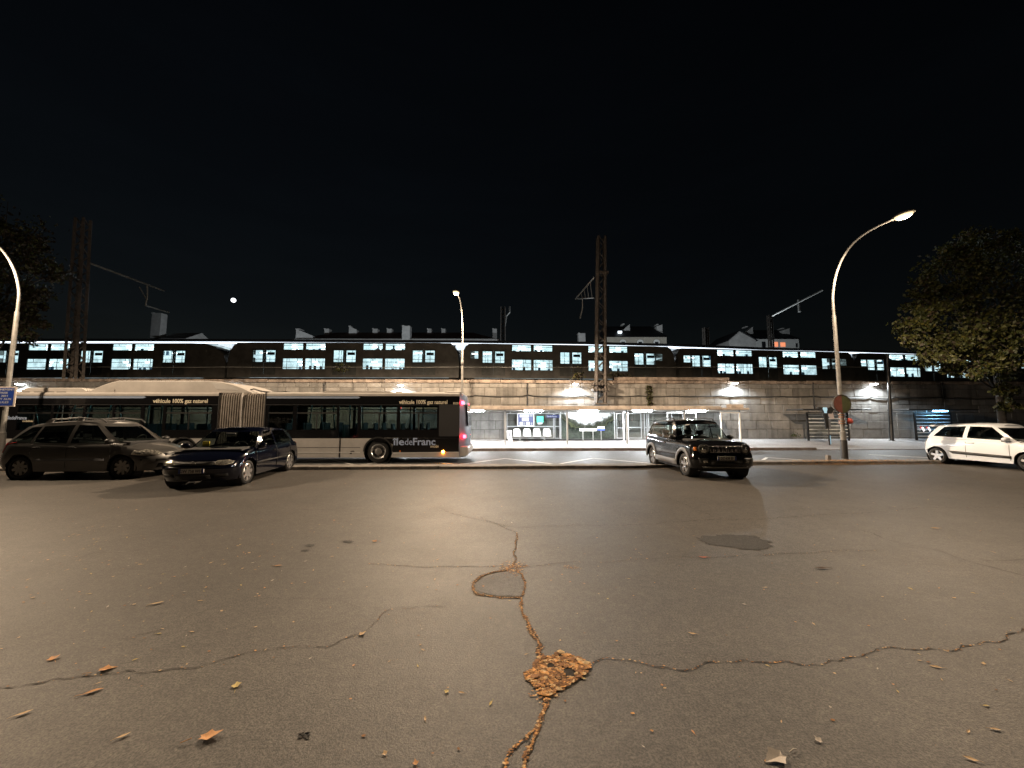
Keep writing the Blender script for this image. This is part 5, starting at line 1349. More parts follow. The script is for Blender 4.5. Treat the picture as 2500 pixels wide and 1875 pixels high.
    def wheels(s, spokes, m='alloy', wide=0.19, twin=False, rimr=0.66, tr=None):
        for xw in (s.wb / 2, -s.wb / 2):
            for sd in (1, -1):
                y = s.hw - 0.035; r = s.wr; q = -sd                  # q points inwards
                mb = MB(); mb.lathe([(r * rimr, 0.015 * q), (r * (rimr + 0.04), 0), (r * 0.9, 0.0), (r * 0.975, 0.02 * q), (r, 0.05 * q), (r, wide * q), (r * 0.9, (wide + 0.02) * q), (r * 0.6, (wide + 0.02) * q)], 36, 'y')
                w = mb.build('wheel', 'rubber', s.t, True, angle=45); w.location = (xw, y * sd, r)
                rr_ = r * rimr
                mb = MB(); mb.lathe([(rr_ * 1.01, 0.012 * q), (rr_ * 0.95, 0.0), (rr_ * 0.92, 0.02 * q), (rr_ * 0.9, 0.1 * q)], 36, 'y')
                mb.lathe([(0.0, 0.0), (rr_ * 0.17, 0.004 * q), (rr_ * 0.22, 0.03 * q)], 20, 'y')
                for k in range(spokes):
                    for dv in ((-0.17, 0.17) if twin else (0.0,)):
                        a = 2 * math.pi * k / spokes + 0.3; a2 = a + dv
                        d0 = Vector((math.cos(a + dv * 0.4), 0, math.sin(a + dv * 0.4))); d1 = Vector((math.cos(a2), 0, math.sin(a2)))
                        p0, p1 = d0 * rr_ * 0.15, d1 * rr_ * 0.94; t_ = Vector((-d1.z, 0, d1.x))
                        w0, w1 = (0.05, 0.035) if not twin else (0.028, 0.022)
                        yo = Vector((0, 0.008 * q, 0)); yi = Vector((0, 0.03 * q, 0))
                        mb.add([p0 + t_ * w0 + yo, p0 - t_ * w0 + yo, p1 - t_ * w1 + yo * 0.5, p1 + t_ * w1 + yo * 0.5, p0 + t_ * w0 + yi, p0 - t_ * w0 + yi, p1 - t_ * w1 + yi, p1 + t_ * w1 + yi],
                               [(0, 1, 2, 3), (0, 3, 7, 4), (1, 0, 4, 5), (2, 1, 5, 6), (3, 2, 6, 7)])
                mb.build('rim', m, w, True, angle=30)
                mb = MB(); mb.lathe([(rr_ * 0.95, 0.09 * q), (0, 0.09 * q)], 24, 'y'); mb.build('brake_disc', 'interior', w)
                mb = MB(); mb.lathe([(r + 0.05, -0.0), (r + 0.05, 0.3 * q)], 24, 'y', Matrix.Translation((xw, (s.hw - 0.05) * sd, r))); mb.build('wheel_well', 'interior', s.t)
    def plate(s, body, z, x=None, w=0.52):
        x = s.front_x(0, z) + 0.014 if x is None else x
        p = thing('number_plate', None, None); p.parent = s.t; p.location = (x, 0, z); p.rotation_euler.z = math.pi / 2
        mb = MB(); mb.box(-w / 2, w / 2, -0.008, 0.012, -0.055, 0.055); mb.build('plate_panel', 'plate', p)
        for a in (-1, 1): mb = MB(); mb.box(min(a * w / 2, a * (w / 2 - 0.045)), max(a * w / 2, a * (w / 2 - 0.045)), -0.0105, -0.0085, -0.055, 0.055); mb.build('plate_band', 'plate_blue', p)
        text('lettering', body, 0.10, 'ink', p, (0, -0.0115, -0.036), align='CENTER', bold=0.012, sx=0.82)
    def mirrors(s, x, z, m, m2='black_plastic'):
        for sd in (1, -1):
            y = s.side_y(x, z - 0.1) * sd
            mb = MB(); vs = []; prof = [(0.0, 0.02), (0.03, 0.075), (0.10, 0.09), (0.16, 0.07), (0.18, 0.0)]
            mb.lathe([(b, a) for a, b in prof], 14, 'x'); o = mb.build('mirror', m, s.t, True); o.location = (x - 0.06, y + 0.10 * sd, z); o.scale = (0.9, 1.25, 0.85)
            mb = MB(); mb.box(-0.02, 0.05, -0.08 if sd > 0 else -0.03, 0.03 if sd > 0 else 0.08, -0.10, -0.05); mb.build('mirror_foot', m2, o)
    def seams(s, xs, handle_m, zh, m='black_plastic', zlow=0.32):
        for sd in (1, -1):
            for x in xs:
                s.patch('door_seam', [(x - 0.006, zlow), (x + 0.006, zlow), (x + 0.006, s.shoulder(x) - 0.02), (x - 0.006, s.shoulder(x) - 0.02)], m, 'side', 0.0015, side=sd)
            for x in xs[1:]:
                mb = MB(); mb.box(-0.09, 0.09, -0.012, 0.022, -0.018, 0.018); o = mb.build('door_handle', handle_m, s.t, bevel=0.008); y = s.side_y(x + 0.16, zh)
                o.location = (x + 0.16, (y + 0.012) * sd, zh); o.rotation_euler.z = 0 if sd > 0 else math.pi

def car_root(name, label, cat, loc, heading, group='cars parked by the median'):
    return thing(name, label, cat, loc, heading, group)
def sym(poly): return [(-a, b) for a, b in reversed(poly)]

M['paint_grey'] = mat('paint_grey', (0.115, 0.112, 0.108), 0.36, 0.35, 0.06, 40, coat=0.7)
M['paint_navy'] = mat('paint_navy', (0.0025, 0.0035, 0.010), 0.15, 0.0, coat=0.7, spec=0.3)
M['paint_black'] = mat('paint_black', (0.006, 0.006, 0.007), 0.12, 0.0, coat=0.6, spec=0.3)
M['paint_white'] = mat('paint_white', (0.70, 0.735, 0.79), 0.4, 0.0, coat=0.8)
M['yellow_tag'] = mat('yellow_tag', (0.6, 0.5, 0.06), 0.6)

# ---- navy five door hatchback
def hatchback(loc, heading):
    t = car_root('hatchback_car', 'dark navy hatchback car parked nose out with a white number plate', 'car', loc, heading)
    c = Car(t, dict(hw=0.865, wb=2.51, wr=0.315, xf=2.02, xr=-2.10, shoulder=[(-2.1, 0.90), (-1.6, 0.95), (-0.5, 0.92), (0.6, 0.90), (1.0, 0.90), (1.5, 0.83), (1.85, 0.74), (2.02, 0.67)],
        fprof=[(0.2, 0.12), (0.36, 0.03), (0.5, 0.0), (0.58, 0.03), (0.68, 0.09), (0.9, 0.25)], rprof=[(0.2, 0.1), (0.45, 0.0), (0.6, 0.03), (0.95, 0.12)],
        sill=[(-2.1, 0.28), (-1.6, 0.2), (1.6, 0.2), (2.02, 0.2)]))
    c.body('paint_navy')
    roof = [(-2.0, 1.26), (-1.7, 1.36), (-1.2, 1.43), (-0.4, 1.47), (0.2, 1.46), (0.6, 1.38)]
    c.cabin('paint_navy', [(-2.04, 0, -1.66, 0, 'rear_window'), (-2.0, .45, -1.62, .38, 'rear_window'), (-1.92, .66, -1.52, .53, None), (-1.34, .81, -1.05, .60, 'd'), (-0.28, .83, -0.24, .625, None), (-0.20, .83, -0.16, .625, 'd'), (0.72, .82, 0.16, .61, None), (0.92, .78, 0.26, .57, 'windscreen'), (1.08, .45, 0.36, .36, 'windscreen'), (1.14, 0, 0.40, 0, None)], roof)
    c.seats(0.05, -0.95, 0.98); c.wheels(7, 'alloy', rimr=0.70); c.plate('GW 758 WH', 0.46)
    for sd in (1, -1):
        f = (lambda p: p) if sd > 0 else sym
        c.patch('headlight', f([(0.40, 0.60), (0.62, 0.575), (0.74, 0.60), (0.755, 0.66), (0.66, 0.70), (0.46, 0.69)]), 'headlamp', off=0.012)
        c.patch('fog_grille', f([(0.42, 0.30), (0.68, 0.31), (0.68, 0.37), (0.42, 0.37)]), 'black_plastic', off=0.004)
        c.patch('tail_light', f([(0.62, 0.66), (0.76, 0.66), (0.76, 0.92), (0.64, 0.90)]), 'red_lens', 'rear')
        c.patch('side_strip', [(-1.0, 0.50), (0.95, 0.50), (0.95, 0.545), (-1.0, 0.545)], 'black_plastic', 'side', 0.012, side=sd)
    g = c.patch('grille', [(-0.40, 0.585), (0.40, 0.585), (0.44, 0.67), (-0.44, 0.67)], 'black_plastic', off=0.007)
    mb = MB(); T = Matrix.Translation((c.front_x(0, 0.63) + 0.015, 0, 0.63)); mb.lathe([(0.045, 0.0), (0.055, 0.008), (0.06, 0.0)], 20, 'x', T); mb.prism([(-0.03, 0.03), (0.03, 0.03), (0, -0.035)], 0.0, 0.006, 'x', 0, T); mb.build('badge', 'chrome', g, True)
    c.patch('lower_grille', [(-0.36, 0.26), (0.36, 0.26), (0.36, 0.355), (-0.36, 0.355)], 'black_plastic', off=0.004)
    c.patch('bumper_strip', [(-0.78, 0.525), (0.78, 0.525), (0.78, 0.555), (-0.78, 0.555)], 'paint_navy', off=0.022)
    c.mirrors(0.78, 0.98, 'paint_navy'); c.seams([0.93, -0.24, -1.18], 'paint_navy', 0.80)
    mb = MB(); mb.box(0.86, 0.88, -0.48, -0.32, 0.97, 1.10); mb.build('yellow_sheet', 'yellow_tag', t)
    mb = MB(); mb.box(0.52, 0.55, -0.12, 0.12, 1.25, 1.31); mb.build('rear_view_mirror', 'grey_plastic', t, bevel=0.01)
    return t
# ---- grey compact people carrier
def minivan(loc, heading, sc=1.0):
    t = car_root('minivan', 'grey compact minivan with roof rails parked side on in front of the bus', 'car', loc, heading)
    c = Car(t, dict(hw=0.86, wb=2.62, wr=0.315, xf=2.10, xr=-2.06, fa=0.75, shoulder=[(-2.06, 0.90), (-1.85, 1.0), (-1.4, 0.985), (0, 0.96), (0.7, 0.955), (1.1, 0.96), (1.5, 0.90), (1.85, 0.80), (2.10, 0.66)],
        fprof=[(0.2, 0.12), (0.4, 0.02), (0.52, 0.0), (0.62, 0.04), (0.75, 0.14), (1.0, 0.4)], rprof=[(0.2, 0.1), (0.5, 0.0), (0.62, 0.03), (1.0, 0.10)],
        sill=[(-2.06, 0.32), (-1.6, 0.22), (1.6, 0.22), (2.1, 0.2)]))
    c.body('paint_grey', 0.07)
    roof = [(-1.9, 1.30), (-1.6, 1.44), (-1.1, 1.54), (-0.3, 1.60), (0.3, 1.59), (0.7, 1.50)]
    c.cabin('paint_grey', [(-1.98, 0, -1.62, 0, 'rear_window'), (-1.94, .45, -1.6, .38, 'rear_window'), (-1.86, .68, -1.52, .52, None), (-1.70, .80, -1.22, .60, 'q'), (-1.12, .82, -0.98, .62, None), (-1.06, .82, -0.92, .62, 'd'), (-0.18, .83, -0.12, .635, None), (-0.08, .83, -0.02, .635, 'd'), (1.02, .80, 0.34, .62, None), (1.22, .74, 0.44, .56, 'windscreen'), (1.36, .42, 0.54, .36, 'windscreen'), (1.42, 0, 0.58, 0, None)], roof, r1=0.06, r2=0.86)
    c.seats(0.1, -0.9, 1.06); c.wheels(8, 'alloy_dark', rimr=0.66)
    for sd in (1, -1):
        f = (lambda p: p) if sd > 0 else sym
        c.patch('headlight', f([(0.36, 0.66), (0.58, 0.62), (0.78, 0.64), (0.80, 0.74), (0.66, 0.79), (0.46, 0.745)]), 'headlamp', off=0.014)
        c.patch('side_light', [(1.54, 0.66), (1.72, 0.64), (1.78, 0.73), (1.58, 0.78)], 'headlamp', 'side', 0.012, side=sd)
        c.patch('tail_light', f([(0.6, 0.72), (0.8, 0.72), (0.8, 1.0), (0.66, 1.0)]), 'red_lens', 'rear')
        c.patch('side_strip', [(-0.93, 0.50), (0.88, 0.50), (0.88, 0.56), (-0.93, 0.56)], 'grey_plastic', 'side', 0.014, side=sd)
        mb = MB(); y = 0.60 * sd; pts = [(-0.95, y, 1.53), (-0.85, y, 1.62), (-0.1, y, 1.67), (0.5, y, 1.62), (0.62, y, 1.53)]; mb.tube(pts, 0.018, 8)
        for x, z in ((-0.9, 1.55), (-0.1, 1.6)): mb.prism([(x - 0.1, z - 0.02), (x + 0.08, z - 0.02), (x + 0.12, z + 0.06), (x + 0.02, z + 0.07)], y - 0.02, y + 0.02, 'y')
        mb.build('roof_rail', 'alloy', t, True, angle=40)
    c.patch('grille', [(-0.34, 0.60), (0.34, 0.60), (0.34, 0.66), (-0.34, 0.66)], 'black_plastic', off=0.006)
    c.patch('lower_grille', [(-0.5, 0.28), (0.5, 0.28), (0.5, 0.40), (-0.5, 0.40)], 'black_plastic', off=0.004)
    c.patch('bumper_strip', [(-0.8, 0.47), (0.8, 0.47), (0.8, 0.53), (-0.8, 0.53)], 'black_plastic', off=0.014)
    c.mirrors(1.0, 1.03, 'black_plastic'); c.seams([1.0, -0.13, -1.06], 'black_plastic', 0.86)
    t.scale = (sc, sc, sc); return t
# ---- black off-roader with a slotted grille
def offroader(loc, heading):
    t = car_root('offroad_car', 'black boxy off-road car facing out with round headlights and slotted grille', 'car', loc, heading)
    c = Car(t, dict(hw=0.90, wb=2.57, wr=0.345, xf=2.06, xr=-2.10, fa=0.42, fn=3.2, ra=0.32, rn=3.6, gap=0.07, shoulder=[(-2.1, 1.02), (-1.8, 1.10), (-1.0, 1.06), (0.3, 1.03), (0.85, 1.045), (1.3, 1.03), (1.75, 0.99), (2.06, 0.90)],
        fprof=[(0.25, 0.16), (0.42, 0.02), (0.55, 0.0), (0.66, 0.03), (0.72, 0.06), (0.9, 0.08), (1.0, 0.12)], rprof=[(0.25, 0.12), (0.5, 0.0), (0.65, 0.03), (1.1, 0.08)],
        sill=[(-2.1, 0.36), (-1.6, 0.28), (1.6, 0.28), (2.06, 0.30)]))
    c.body('paint_black', 0.045)
    roof = [(-2.0, 1.52), (-1.7, 1.60), (-1.0, 1.66), (0.0, 1.67), (0.35, 1.65), (0.7, 1.58)]
    c.cabin('paint_black', [(-2.02, 0, -1.86, 0, 'rear_window'), (-1.99, .5, -1.83, .46, 'rear_window'), (-1.92, .72, -1.76, .60, None), (-1.78, .84, -1.60, .68, 'q'), (-1.34, .85, -1.28, .695, None), (-1.28, .855, -1.22, .70, 'd'), (-0.34, .86, -0.32, .705, None), (-0.26, .86, -0.24, .705, 'd'), (0.62, .85, 0.22, .70, None), (0.80, .82, 0.32, .66, 'windscreen'), (0.93, .46, 0.40, .40, 'windscreen'), (0.97, 0, 0.43, 0, None)], roof, r1=0.08, r2=0.88, gl='windscreen')
    c.seats(0.05, -0.9, 1.12); c.wheels(5, 'alloy', twin=True, rimr=0.66); c.plate('DZ 638 EF', 0.60)
    for sd in (1, -1):
        f = (lambda p: p) if sd > 0 else sym
        circ = [(0.59 + 0.125 * math.cos(2 * math.pi * k / 14), 0.845 + 0.105 * math.sin(2 * math.pi * k / 14)) for k in range(14)]
        hl = c.patch('headlight', f(circ), 'headlamp', off=0.02)
        mb = MB(); q = c.front_x(0.59, 0.845); T = Matrix.Translation((q + 0.01, 0.59 * sd, 0.845)) @ Matrix.Rotation(R(14) * sd, 4, 'Z')
        mb.lathe([(0.125, 0.0), (0.135, 0.03), (0.15, 0.02), (0.15, -0.03)], 24, 'x', T); mb.build('headlight_bezel', 'black_plastic', hl, True, angle=40)
        mb = MB(); mb.lathe([(0.0, 0.035), (0.045, 0.03), (0.05, 0.0)], 16, 'x', T); mb.build('projector', 'chrome', hl, True)
        c.patch('indicator', f([(0.76, 0.80), (0.82, 0.80), (0.82, 0.90), (0.76, 0.90)]), 'amber', off=0.012)
        c.patch('fog_pocket', f([(0.42, 0.42), (0.72, 0.45), (0.76, 0.60), (0.50, 0.60)]), 'black_plastic', off=0.006)
        c.patch('fog_light', f([(0.53, 0.47), (0.63, 0.47), (0.65, 0.53), (0.55, 0.54)]), 'headlamp', off=0.014)
        c.patch('tail_light', f([(0.62, 0.85), (0.84, 0.85), (0.84, 1.04), (0.62, 1.04)]), 'red_lens', 'rear')
        for xw in (c.wb / 2, -c.wb / 2): c.ring_trim('arch_trim', xw, c.wr + 0.06, c.wr + 0.16, 'grey_plastic', 0.018, sd)
        c.patch('sill_trim', [(-0.88, 0.29), (0.88, 0.29), (0.84, 0.46), (-0.84, 0.46)], 'grey_plastic', 'side', 0.016, side=sd)
        mb = MB(); y = 0.64 * sd; mb.tube([(-1.55, y, 1.62), (-1.45, y, 1.70), (-0.3, y, 1.735), (0.15, y, 1.70), (0.22, y, 1.64)], 0.02, 8); mb.build('roof_rail', 'black_plastic', t, True)
    g = c.patch('grille_frame', [(-0.44, 0.74), (0.44, 0.74), (0.46, 0.94), (-0.46, 0.94)], 'black_plastic', off=0.008)
    for k in range(7):
        y = (k - 3) * 0.123; q = c.front_x(y, 0.85) + 0.012
        mb = MB(); o_ = 0.04; ring = [(y - o_, 0.765), (y + o_, 0.765), (y + o_, 0.93), (y - o_, 0.93)]
        for (a, b), (e, f_) in zip(ring, ring[1:] + ring[:1]): mb.tube([(c.front_x(a, b) + 0.012, a, b), (c.front_x(e, f_) + 0.012, e, f_)], 0.008, 6)
        mb.build('grille_slot', 'chrome', g, True)
    c.patch('lower_grille', [(-0.42, 0.40), (0.42, 0.40), (0.44, 0.50), (-0.44, 0.50)], 'black_plastic', off=0.006)
    c.patch('skid_strip', [(-0.6, 0.32), (0.6, 0.32), (0.66, 0.36), (-0.66, 0.36)], 'grey_metal', off=0.012)
    c.mirrors(0.62, 1.13, 'black_plastic'); c.seams([0.82, -0.31, -1.26], 'paint_black', 0.93)
    return t
# ---- small white city car
def city_car(loc, heading):
    t = car_root('city_car', 'small white city car with a dark side moulding parked by the blue shelter', 'car', loc, heading)
    c = Car(t, dict(hw=0.825, wb=2.49, wr=0.30, xf=1.76, xr=-1.82, fa=0.62, ra=0.45, shoulder=[(-1.82, 0.92), (-1.6, 1.02), (-1.0, 1.01), (0, 0.98), (0.8, 0.95), (1.15, 0.93), (1.5, 0.86), (1.76, 0.74)],
        fprof=[(0.2, 0.1), (0.42, 0.0), (0.6, 0.01), (0.75, 0.06), (1.0, 0.25)], rprof=[(0.2, 0.12), (0.5, 0.0), (0.8, 0.05), (1.05, 0.16)],
        sill=[(-1.82, 0.32), (-1.4, 0.22), (1.4, 0.22), (1.76, 0.24)]))
    c.body('paint_white')
    roof = [(-1.7, 1.32), (-1.4, 1.44), (-0.8, 1.52), (-0.2, 1.55), (0.3, 1.53), (0.7, 1.44)]
    c.cabin('paint_white', [(-1.70, 0, -1.40, 0, 'rear_window'), (-1.66, .45, -1.37, .38, 'rear_window'), (-1.58, .68, -1.30, .53, None), (-1.36, .775, -0.98, .60, 'd'), (-0.42, .79, -0.36, .615, None), (-0.30, .79, -0.24, .615, 'd'), (0.86, .77, 0.26, .60, None), (1.02, .72, 0.36, .55, 'windscreen'), (1.16, .42, 0.46, .35, 'windscreen'), (1.2, 0, 0.50, 0, None)], roof)
    c.seats(0.1, -0.75, 1.04); c.wheels(5, 'alloy', rimr=0.70)
    for sd in (1, -1):
        f = (lambda p: p) if sd > 0 else sym
        c.patch('headlight', f([(0.44, 0.60), (0.66, 0.60), (0.74, 0.70), (0.60, 0.78), (0.46, 0.74)]), 'headlamp', off=0.012)
        c.patch('tail_light', f([(0.56, 0.66), (0.72, 0.66), (0.72, 0.90), (0.58, 0.90)]), 'headlamp', 'rear')
        c.patch('side_moulding', [(-0.86, 0.52), (-0.72, 0.42), (0.86, 0.38), (0.86, 0.47), (-0.7, 0.52)], 'black_plastic', 'side', 0.014, side=sd)
    c.patch('grille', [(-0.42, 0.30), (0.42, 0.30), (0.46, 0.42), (-0.46, 0.42)], 'black_plastic', off=0.006)
    c.mirrors(0.78, 1.02, 'paint_white'); c.seams([0.82, -0.33], 'paint_white', 0.84)
    mb = MB(); mb.prism([(-1.46, 1.40), (-1.64, 1.42), (-1.62, 1.45), (-1.4, 1.47)], -0.5, 0.5, 'y'); mb.build('spoiler', 'paint_white', t, bevel=0.01)
    return t

def two_wheels(fx, rx, wb):
    """position and heading from the ground points of a front and a rear wheel (picture points)"""
    a, b = G(*fx), G(*rx); h = math.atan2(a.y - b.y, a.x - b.x); return a, b, h
# the hatchback: its left wheels face the camera
a, b, h = two_wheels((601, 1182), (704, 1149), 2.51)
f_ = (a - b).normalized(); n_ = Vector((-math.sin(h), math.cos(h), 0))
hc = hatchback(a - f_ * 1.36 - n_ * 0.83, h); hc.scale = (1.08, 1.03, 1.0)
a, b, h = two_wheels((296, 1169), (52, 1171), 2.58)
mid = (a + b) / 2; n_ = Vector((-math.sin(h), math.cos(h), 0))
minivan(mid + n_ * 0.8, h, 1.04)
a, b, h = two_wheels((1672, 1162), (1595, 1137), 2.57)
mid = (a + b) / 2; n_ = Vector((-math.sin(h), math.cos(h), 0))
offroader(mid + n_ * 0.85, h)
a = G(2290, 1131); h = R(-84)
n_ = Vector((-math.sin(h), math.cos(h), 0)); f_ = Vector((math.cos(h), math.sin(h), 0))
city_car(a + f_ * 1.245 + n_ * 0.78, h)
# ------------------------------------------------------------------ trees
def leaf_mat(name, c, c2):
    m, n, l, b = _nt(name)
    oi = n.new('ShaderNodeTexCoord'); nz = n.new('ShaderNodeTexNoise'); nz.inputs['Scale'].default_value = 0.9; nz.inputs['Detail'].default_value = 3
    l.new(oi.outputs['Object'], nz.inputs['Vector'])
    mx = n.new('ShaderNodeMix'); mx.data_type = 'RGBA'; mx.inputs[6].default_value = (*c, 1); mx.inputs[7].default_value = (*c2, 1)
    mr = n.new('ShaderNodeMapRange'); mr.inputs[1].default_value = 0.35; mr.inputs[2].default_value = 0.65; l.new(nz.outputs['Fac'], mr.inputs[0]); l.new(mr.outputs[0], mx.inputs[0])
    l.new(mx.outputs[2], b.inputs['Base Color']); b.inputs['Roughness'].default_value = 0.55
    tr = n.new('ShaderNodeBsdfTranslucent'); l.new(mx.outputs[2], tr.inputs[0])
    ms = n.new('ShaderNodeMixShader'); ms.inputs[0].default_value = 0.35
    l.new(b.outputs[0], ms.inputs[1]); l.new(tr.outputs[0], ms.inputs[2]); l.new(ms.outputs[0], n['Material Output'].inputs[0])
    return m
M['leaf_green'] = leaf_mat('leaf_green', (0.032, 0.042, 0.010), (0.056, 0.060, 0.014))
M['leaf_yellow'] = leaf_mat('leaf_yellow', (0.095, 0.085, 0.016), (0.075, 0.08, 0.02))
M['leaf_brown'] = leaf_mat('leaf_brown', (0.036, 0.024, 0.012), (0.024, 0.02, 0.011))
M['bark'] = mat('bark', (0.03, 0.025, 0.02), 0.9, 0, 0.4, 6, 0.6)
def leaf(mb, p, size, rnd, mi):
    a = Vector((rnd.gauss(0, 1), rnd.gauss(0, 1), rnd.gauss(0, 0.6))).normalized(); b = a.orthogonal().normalized()
    w = rnd.uniform(0, 6.28); b = b * math.cos(w) + a.cross(b) * math.sin(w); c = a.cross(b)
    s = size * rnd.uniform(0.6, 1.3)
    mb.add([p + b * s * 0.55, p + c * s * 0.34 + a * 0.05 * s, p - b * s * 0.5, p - c * s * 0.34 + a * 0.05 * s], [(0, 1, 2, 3)], mi)
def tree(label, base, height, trunk_r, blobs, leaves_per, size, mix, seed):
    rnd = random.Random(seed)
    t = thing('street_tree', label, 'tree', base, 0)
    mb = MB(); top = Vector((rnd.uniform(-.3, .3), rnd.uniform(-.3, .3), height * 0.62))
    fork = Vector((0.05, 0, height * 0.3))
    mb.tube([Vector((0, 0, -0.2)), Vector((0.02, 0, 0.4)), fork * 0.6, fork, fork.lerp(top, 0.5) + Vector((0.1, 0, 0)), top], [trunk_r * 1.35, trunk_r, trunk_r * 0.9, trunk_r * 0.8, trunk_r * 0.55, trunk_r * 0.25], 12)
    for (c, r) in blobs:
        c = Vector(c); st = fork.lerp(top, rnd.uniform(0, 0.8)); mid = st.lerp(c, 0.5) + Vector((rnd.uniform(-.4, .4), rnd.uniform(-.4, .4), rnd.uniform(-0.1, 0.5)))
        mb.tube([st, mid, c], [trunk_r * 0.32, trunk_r * 0.2, 0.03], 6)
        for _ in range(4):
            e = c + Vector((rnd.uniform(-1, 1), rnd.uniform(-1, 1), rnd.uniform(-1, 1))).normalized() * r * 0.9; mb.tube([mid.lerp(c, 0.5), e], [0.03, 0.012], 4)
    mb.build('trunk', 'bark', t, True)
    mb = MB()
    for (c, r) in blobs:
        c = Vector(c)
        subs = [(c + Vector((rnd.gauss(0, .5), rnd.gauss(0, .5), rnd.gauss(0, .42))) * r, r * rnd.uniform(0.22, 0.45)) for _ in range(9)]
        for (sc, sr) in subs:
            for _ in range(leaves_per // 9):
                d = Vector((rnd.gauss(0, 1), rnd.gauss(0, 1), rnd.gauss(0, 0.8)))
                leaf(mb, sc + d * sr * 0.62, size, rnd, rnd.choices((0, 1, 2), mix)[0])
    mb.build('crown', ['leaf_green', 'leaf_yellow', 'leaf_brown'], t)
    return t
# tree by the right edge: crown hangs over the track side
tb = P(2452, 1080, 22.5); tb.z = 0
Yt = 21.0
def rel(px, py, Y, b): q = P(px, py, Y) - b; return (q.x, q.y, q.z)
bl_ = [(rel(x, y, Y, tb), r) for x, y, Y, r in ((2440, 640, 21, 1.7), (2360, 640, 20.5, 1.3), (2500, 720, 20.5, 1.9), (2400, 740, 20, 1.6), (2310, 700, 20.5, 1.2), (2280, 780, 20, 1.1), (2250, 800, 20.5, 0.6), (2350, 810, 20, 1.3), (2440, 820, 19.5, 1.4), (2300, 850, 20, 0.9), (2345, 880, 20, 0.8), (2390, 870, 19.5, 0.9), (2500, 850, 20, 1.4), (2560, 760, 20, 2.0), (2570, 640, 21, 2.0), (2500, 600, 22, 1.4), (2430, 590, 21.5, 0.9), (2240, 790, 20, 0.75), (2262, 730, 20.2, 0.8), (2225, 830, 20, 0.4), (2330, 620, 20.6, 0.8), (2270, 870, 20, 0.5), (2450, 900, 21, 0.8), (2330, 905, 20.5, 0.5), (2452, 950, 22, 0.45), (2458, 990, 22.2, 0.35))]
tree('large dark green tree with hanging branches beyond the white car', tb, 10.5, 0.20, bl_, 1150, 0.18, (6, 2, 2), 21)
tb = P(-60, 1080, 25.5); tb.z = 0
bl_ = [(rel(x, y, Y + 6.5, tb), r * 1.35) for x, y, Y, r in ((20, 560, 18, 1.5), (75, 600, 17.5, 0.8), (100, 655, 17.5, 0.55), (40, 660, 18, 1.2), (-30, 640, 18, 1.6), (20, 740, 18, 1.1), (60, 720, 17.5, 0.7), (65, 780, 17.5, 0.55), (-20, 800, 18, 1.2), (30, 805, 17.5, 0.6), (-60, 560, 18, 1.6))]
tree('brownish tree partly hidden by the street lamp with the blue notice board', tb, 12, 0.25, bl_, 950, 0.22, (3, 0, 6), 22)

# weeds and creepers on the railway edge
def tuft(name, label, cat, loc, n, r, h, mi, seed, size=0.16):
    rnd = random.Random(seed); mb = MB()
    for _ in range(n): leaf(mb, Vector((rnd.gauss(0, r), rnd.gauss(0, r * 0.4), abs(rnd.gauss(0, h)))), size, rnd, rnd.choices((0, 1, 2), mi)[0])
    o = mb.build(name, ['leaf_green', 'leaf_yellow', 'leaf_brown'])
    o.location = loc; return tag(o, label, cat)
tuft('shrub', 'dry pale shrub on the embankment above the wall lamp by the mast', 'shrub', P(1412, 926, 29.6), 130, 0.22, 0.35, (1, 2, 4), 1)
tuft('shrub', 'dry shrub on the embankment above the rear of the bus', 'shrub', P(832, 908, 31), 140, 0.3, 0.35, (2, 2, 3), 2)
tuft('shrub', 'low weeds on the embankment just east of the mast', 'shrub', P(1510, 920, 30), 120, 0.6, 0.15, (2, 1, 3), 3)
rnd = random.Random(4); mb = MB()
for _ in range(420):
    f = rnd.random(); y = 942 + 48 * f; u, z = SU(1584 + rnd.gauss(0, 3.5) + 2 * f, y, VW - 0.05); leaf(mb, Vector((u * CA - (VW - .08) * SA, u * SA + (VW - 0.08) * CA - rnd.uniform(0, 0.1), z)), 0.14, rnd, rnd.choices((0, 2), (2, 3))[0])
tag(mb.build('ivy', ['leaf_green', 'leaf_yellow', 'leaf_brown']), 'dark ivy strip hanging down the wall above the lit shelter roof', 'ivy')
tuft('weed', 'small green weed at the foot of the wall by the unlit shelter', 'weed', P(1941, 1066, 28.1), 60, 0.16, 0.14, (4, 1, 0), 5, 0.1)

# ------------------------------------------------------------------ cracks, patches and litter in the asphalt
M['litter_a'] = mat('litter_orange', (0.62, 0.31, 0.10), 0.85, 0, 0.5, 35)
M['litter_b'] = mat('litter_brown', (0.26, 0.125, 0.05), 0.9, 0, 0.5, 35)
M['litter_c'] = mat('litter_pale', (0.66, 0.46, 0.24), 0.85, 0, 0.4, 35)
litter = MB(); LR = random.Random(9)
def crumb(p, s):
    a = LR.uniform(0, 6.28); t = LR.uniform(-0.13, 0.13); q = LR.uniform(-0.13, 0.13)
    n = 5; ring = []
    for k in range(n):
        w = a + 2 * math.pi * k / n; r = s * LR.uniform(0.5, 1.1); x, y = r * math.cos(w), 0.7 * r * math.sin(w)
        ring.append((p.x + x, p.y + y, p.z + 0.004 + abs(t) * s * 0.4 + t * x + q * y * 0.6 + LR.uniform(0.02, 0.12) * s))
    litter.add(ring, [tuple(range(n))], LR.choices((0, 1, 2), (4, 6, 2))[0])
cracks = MB()
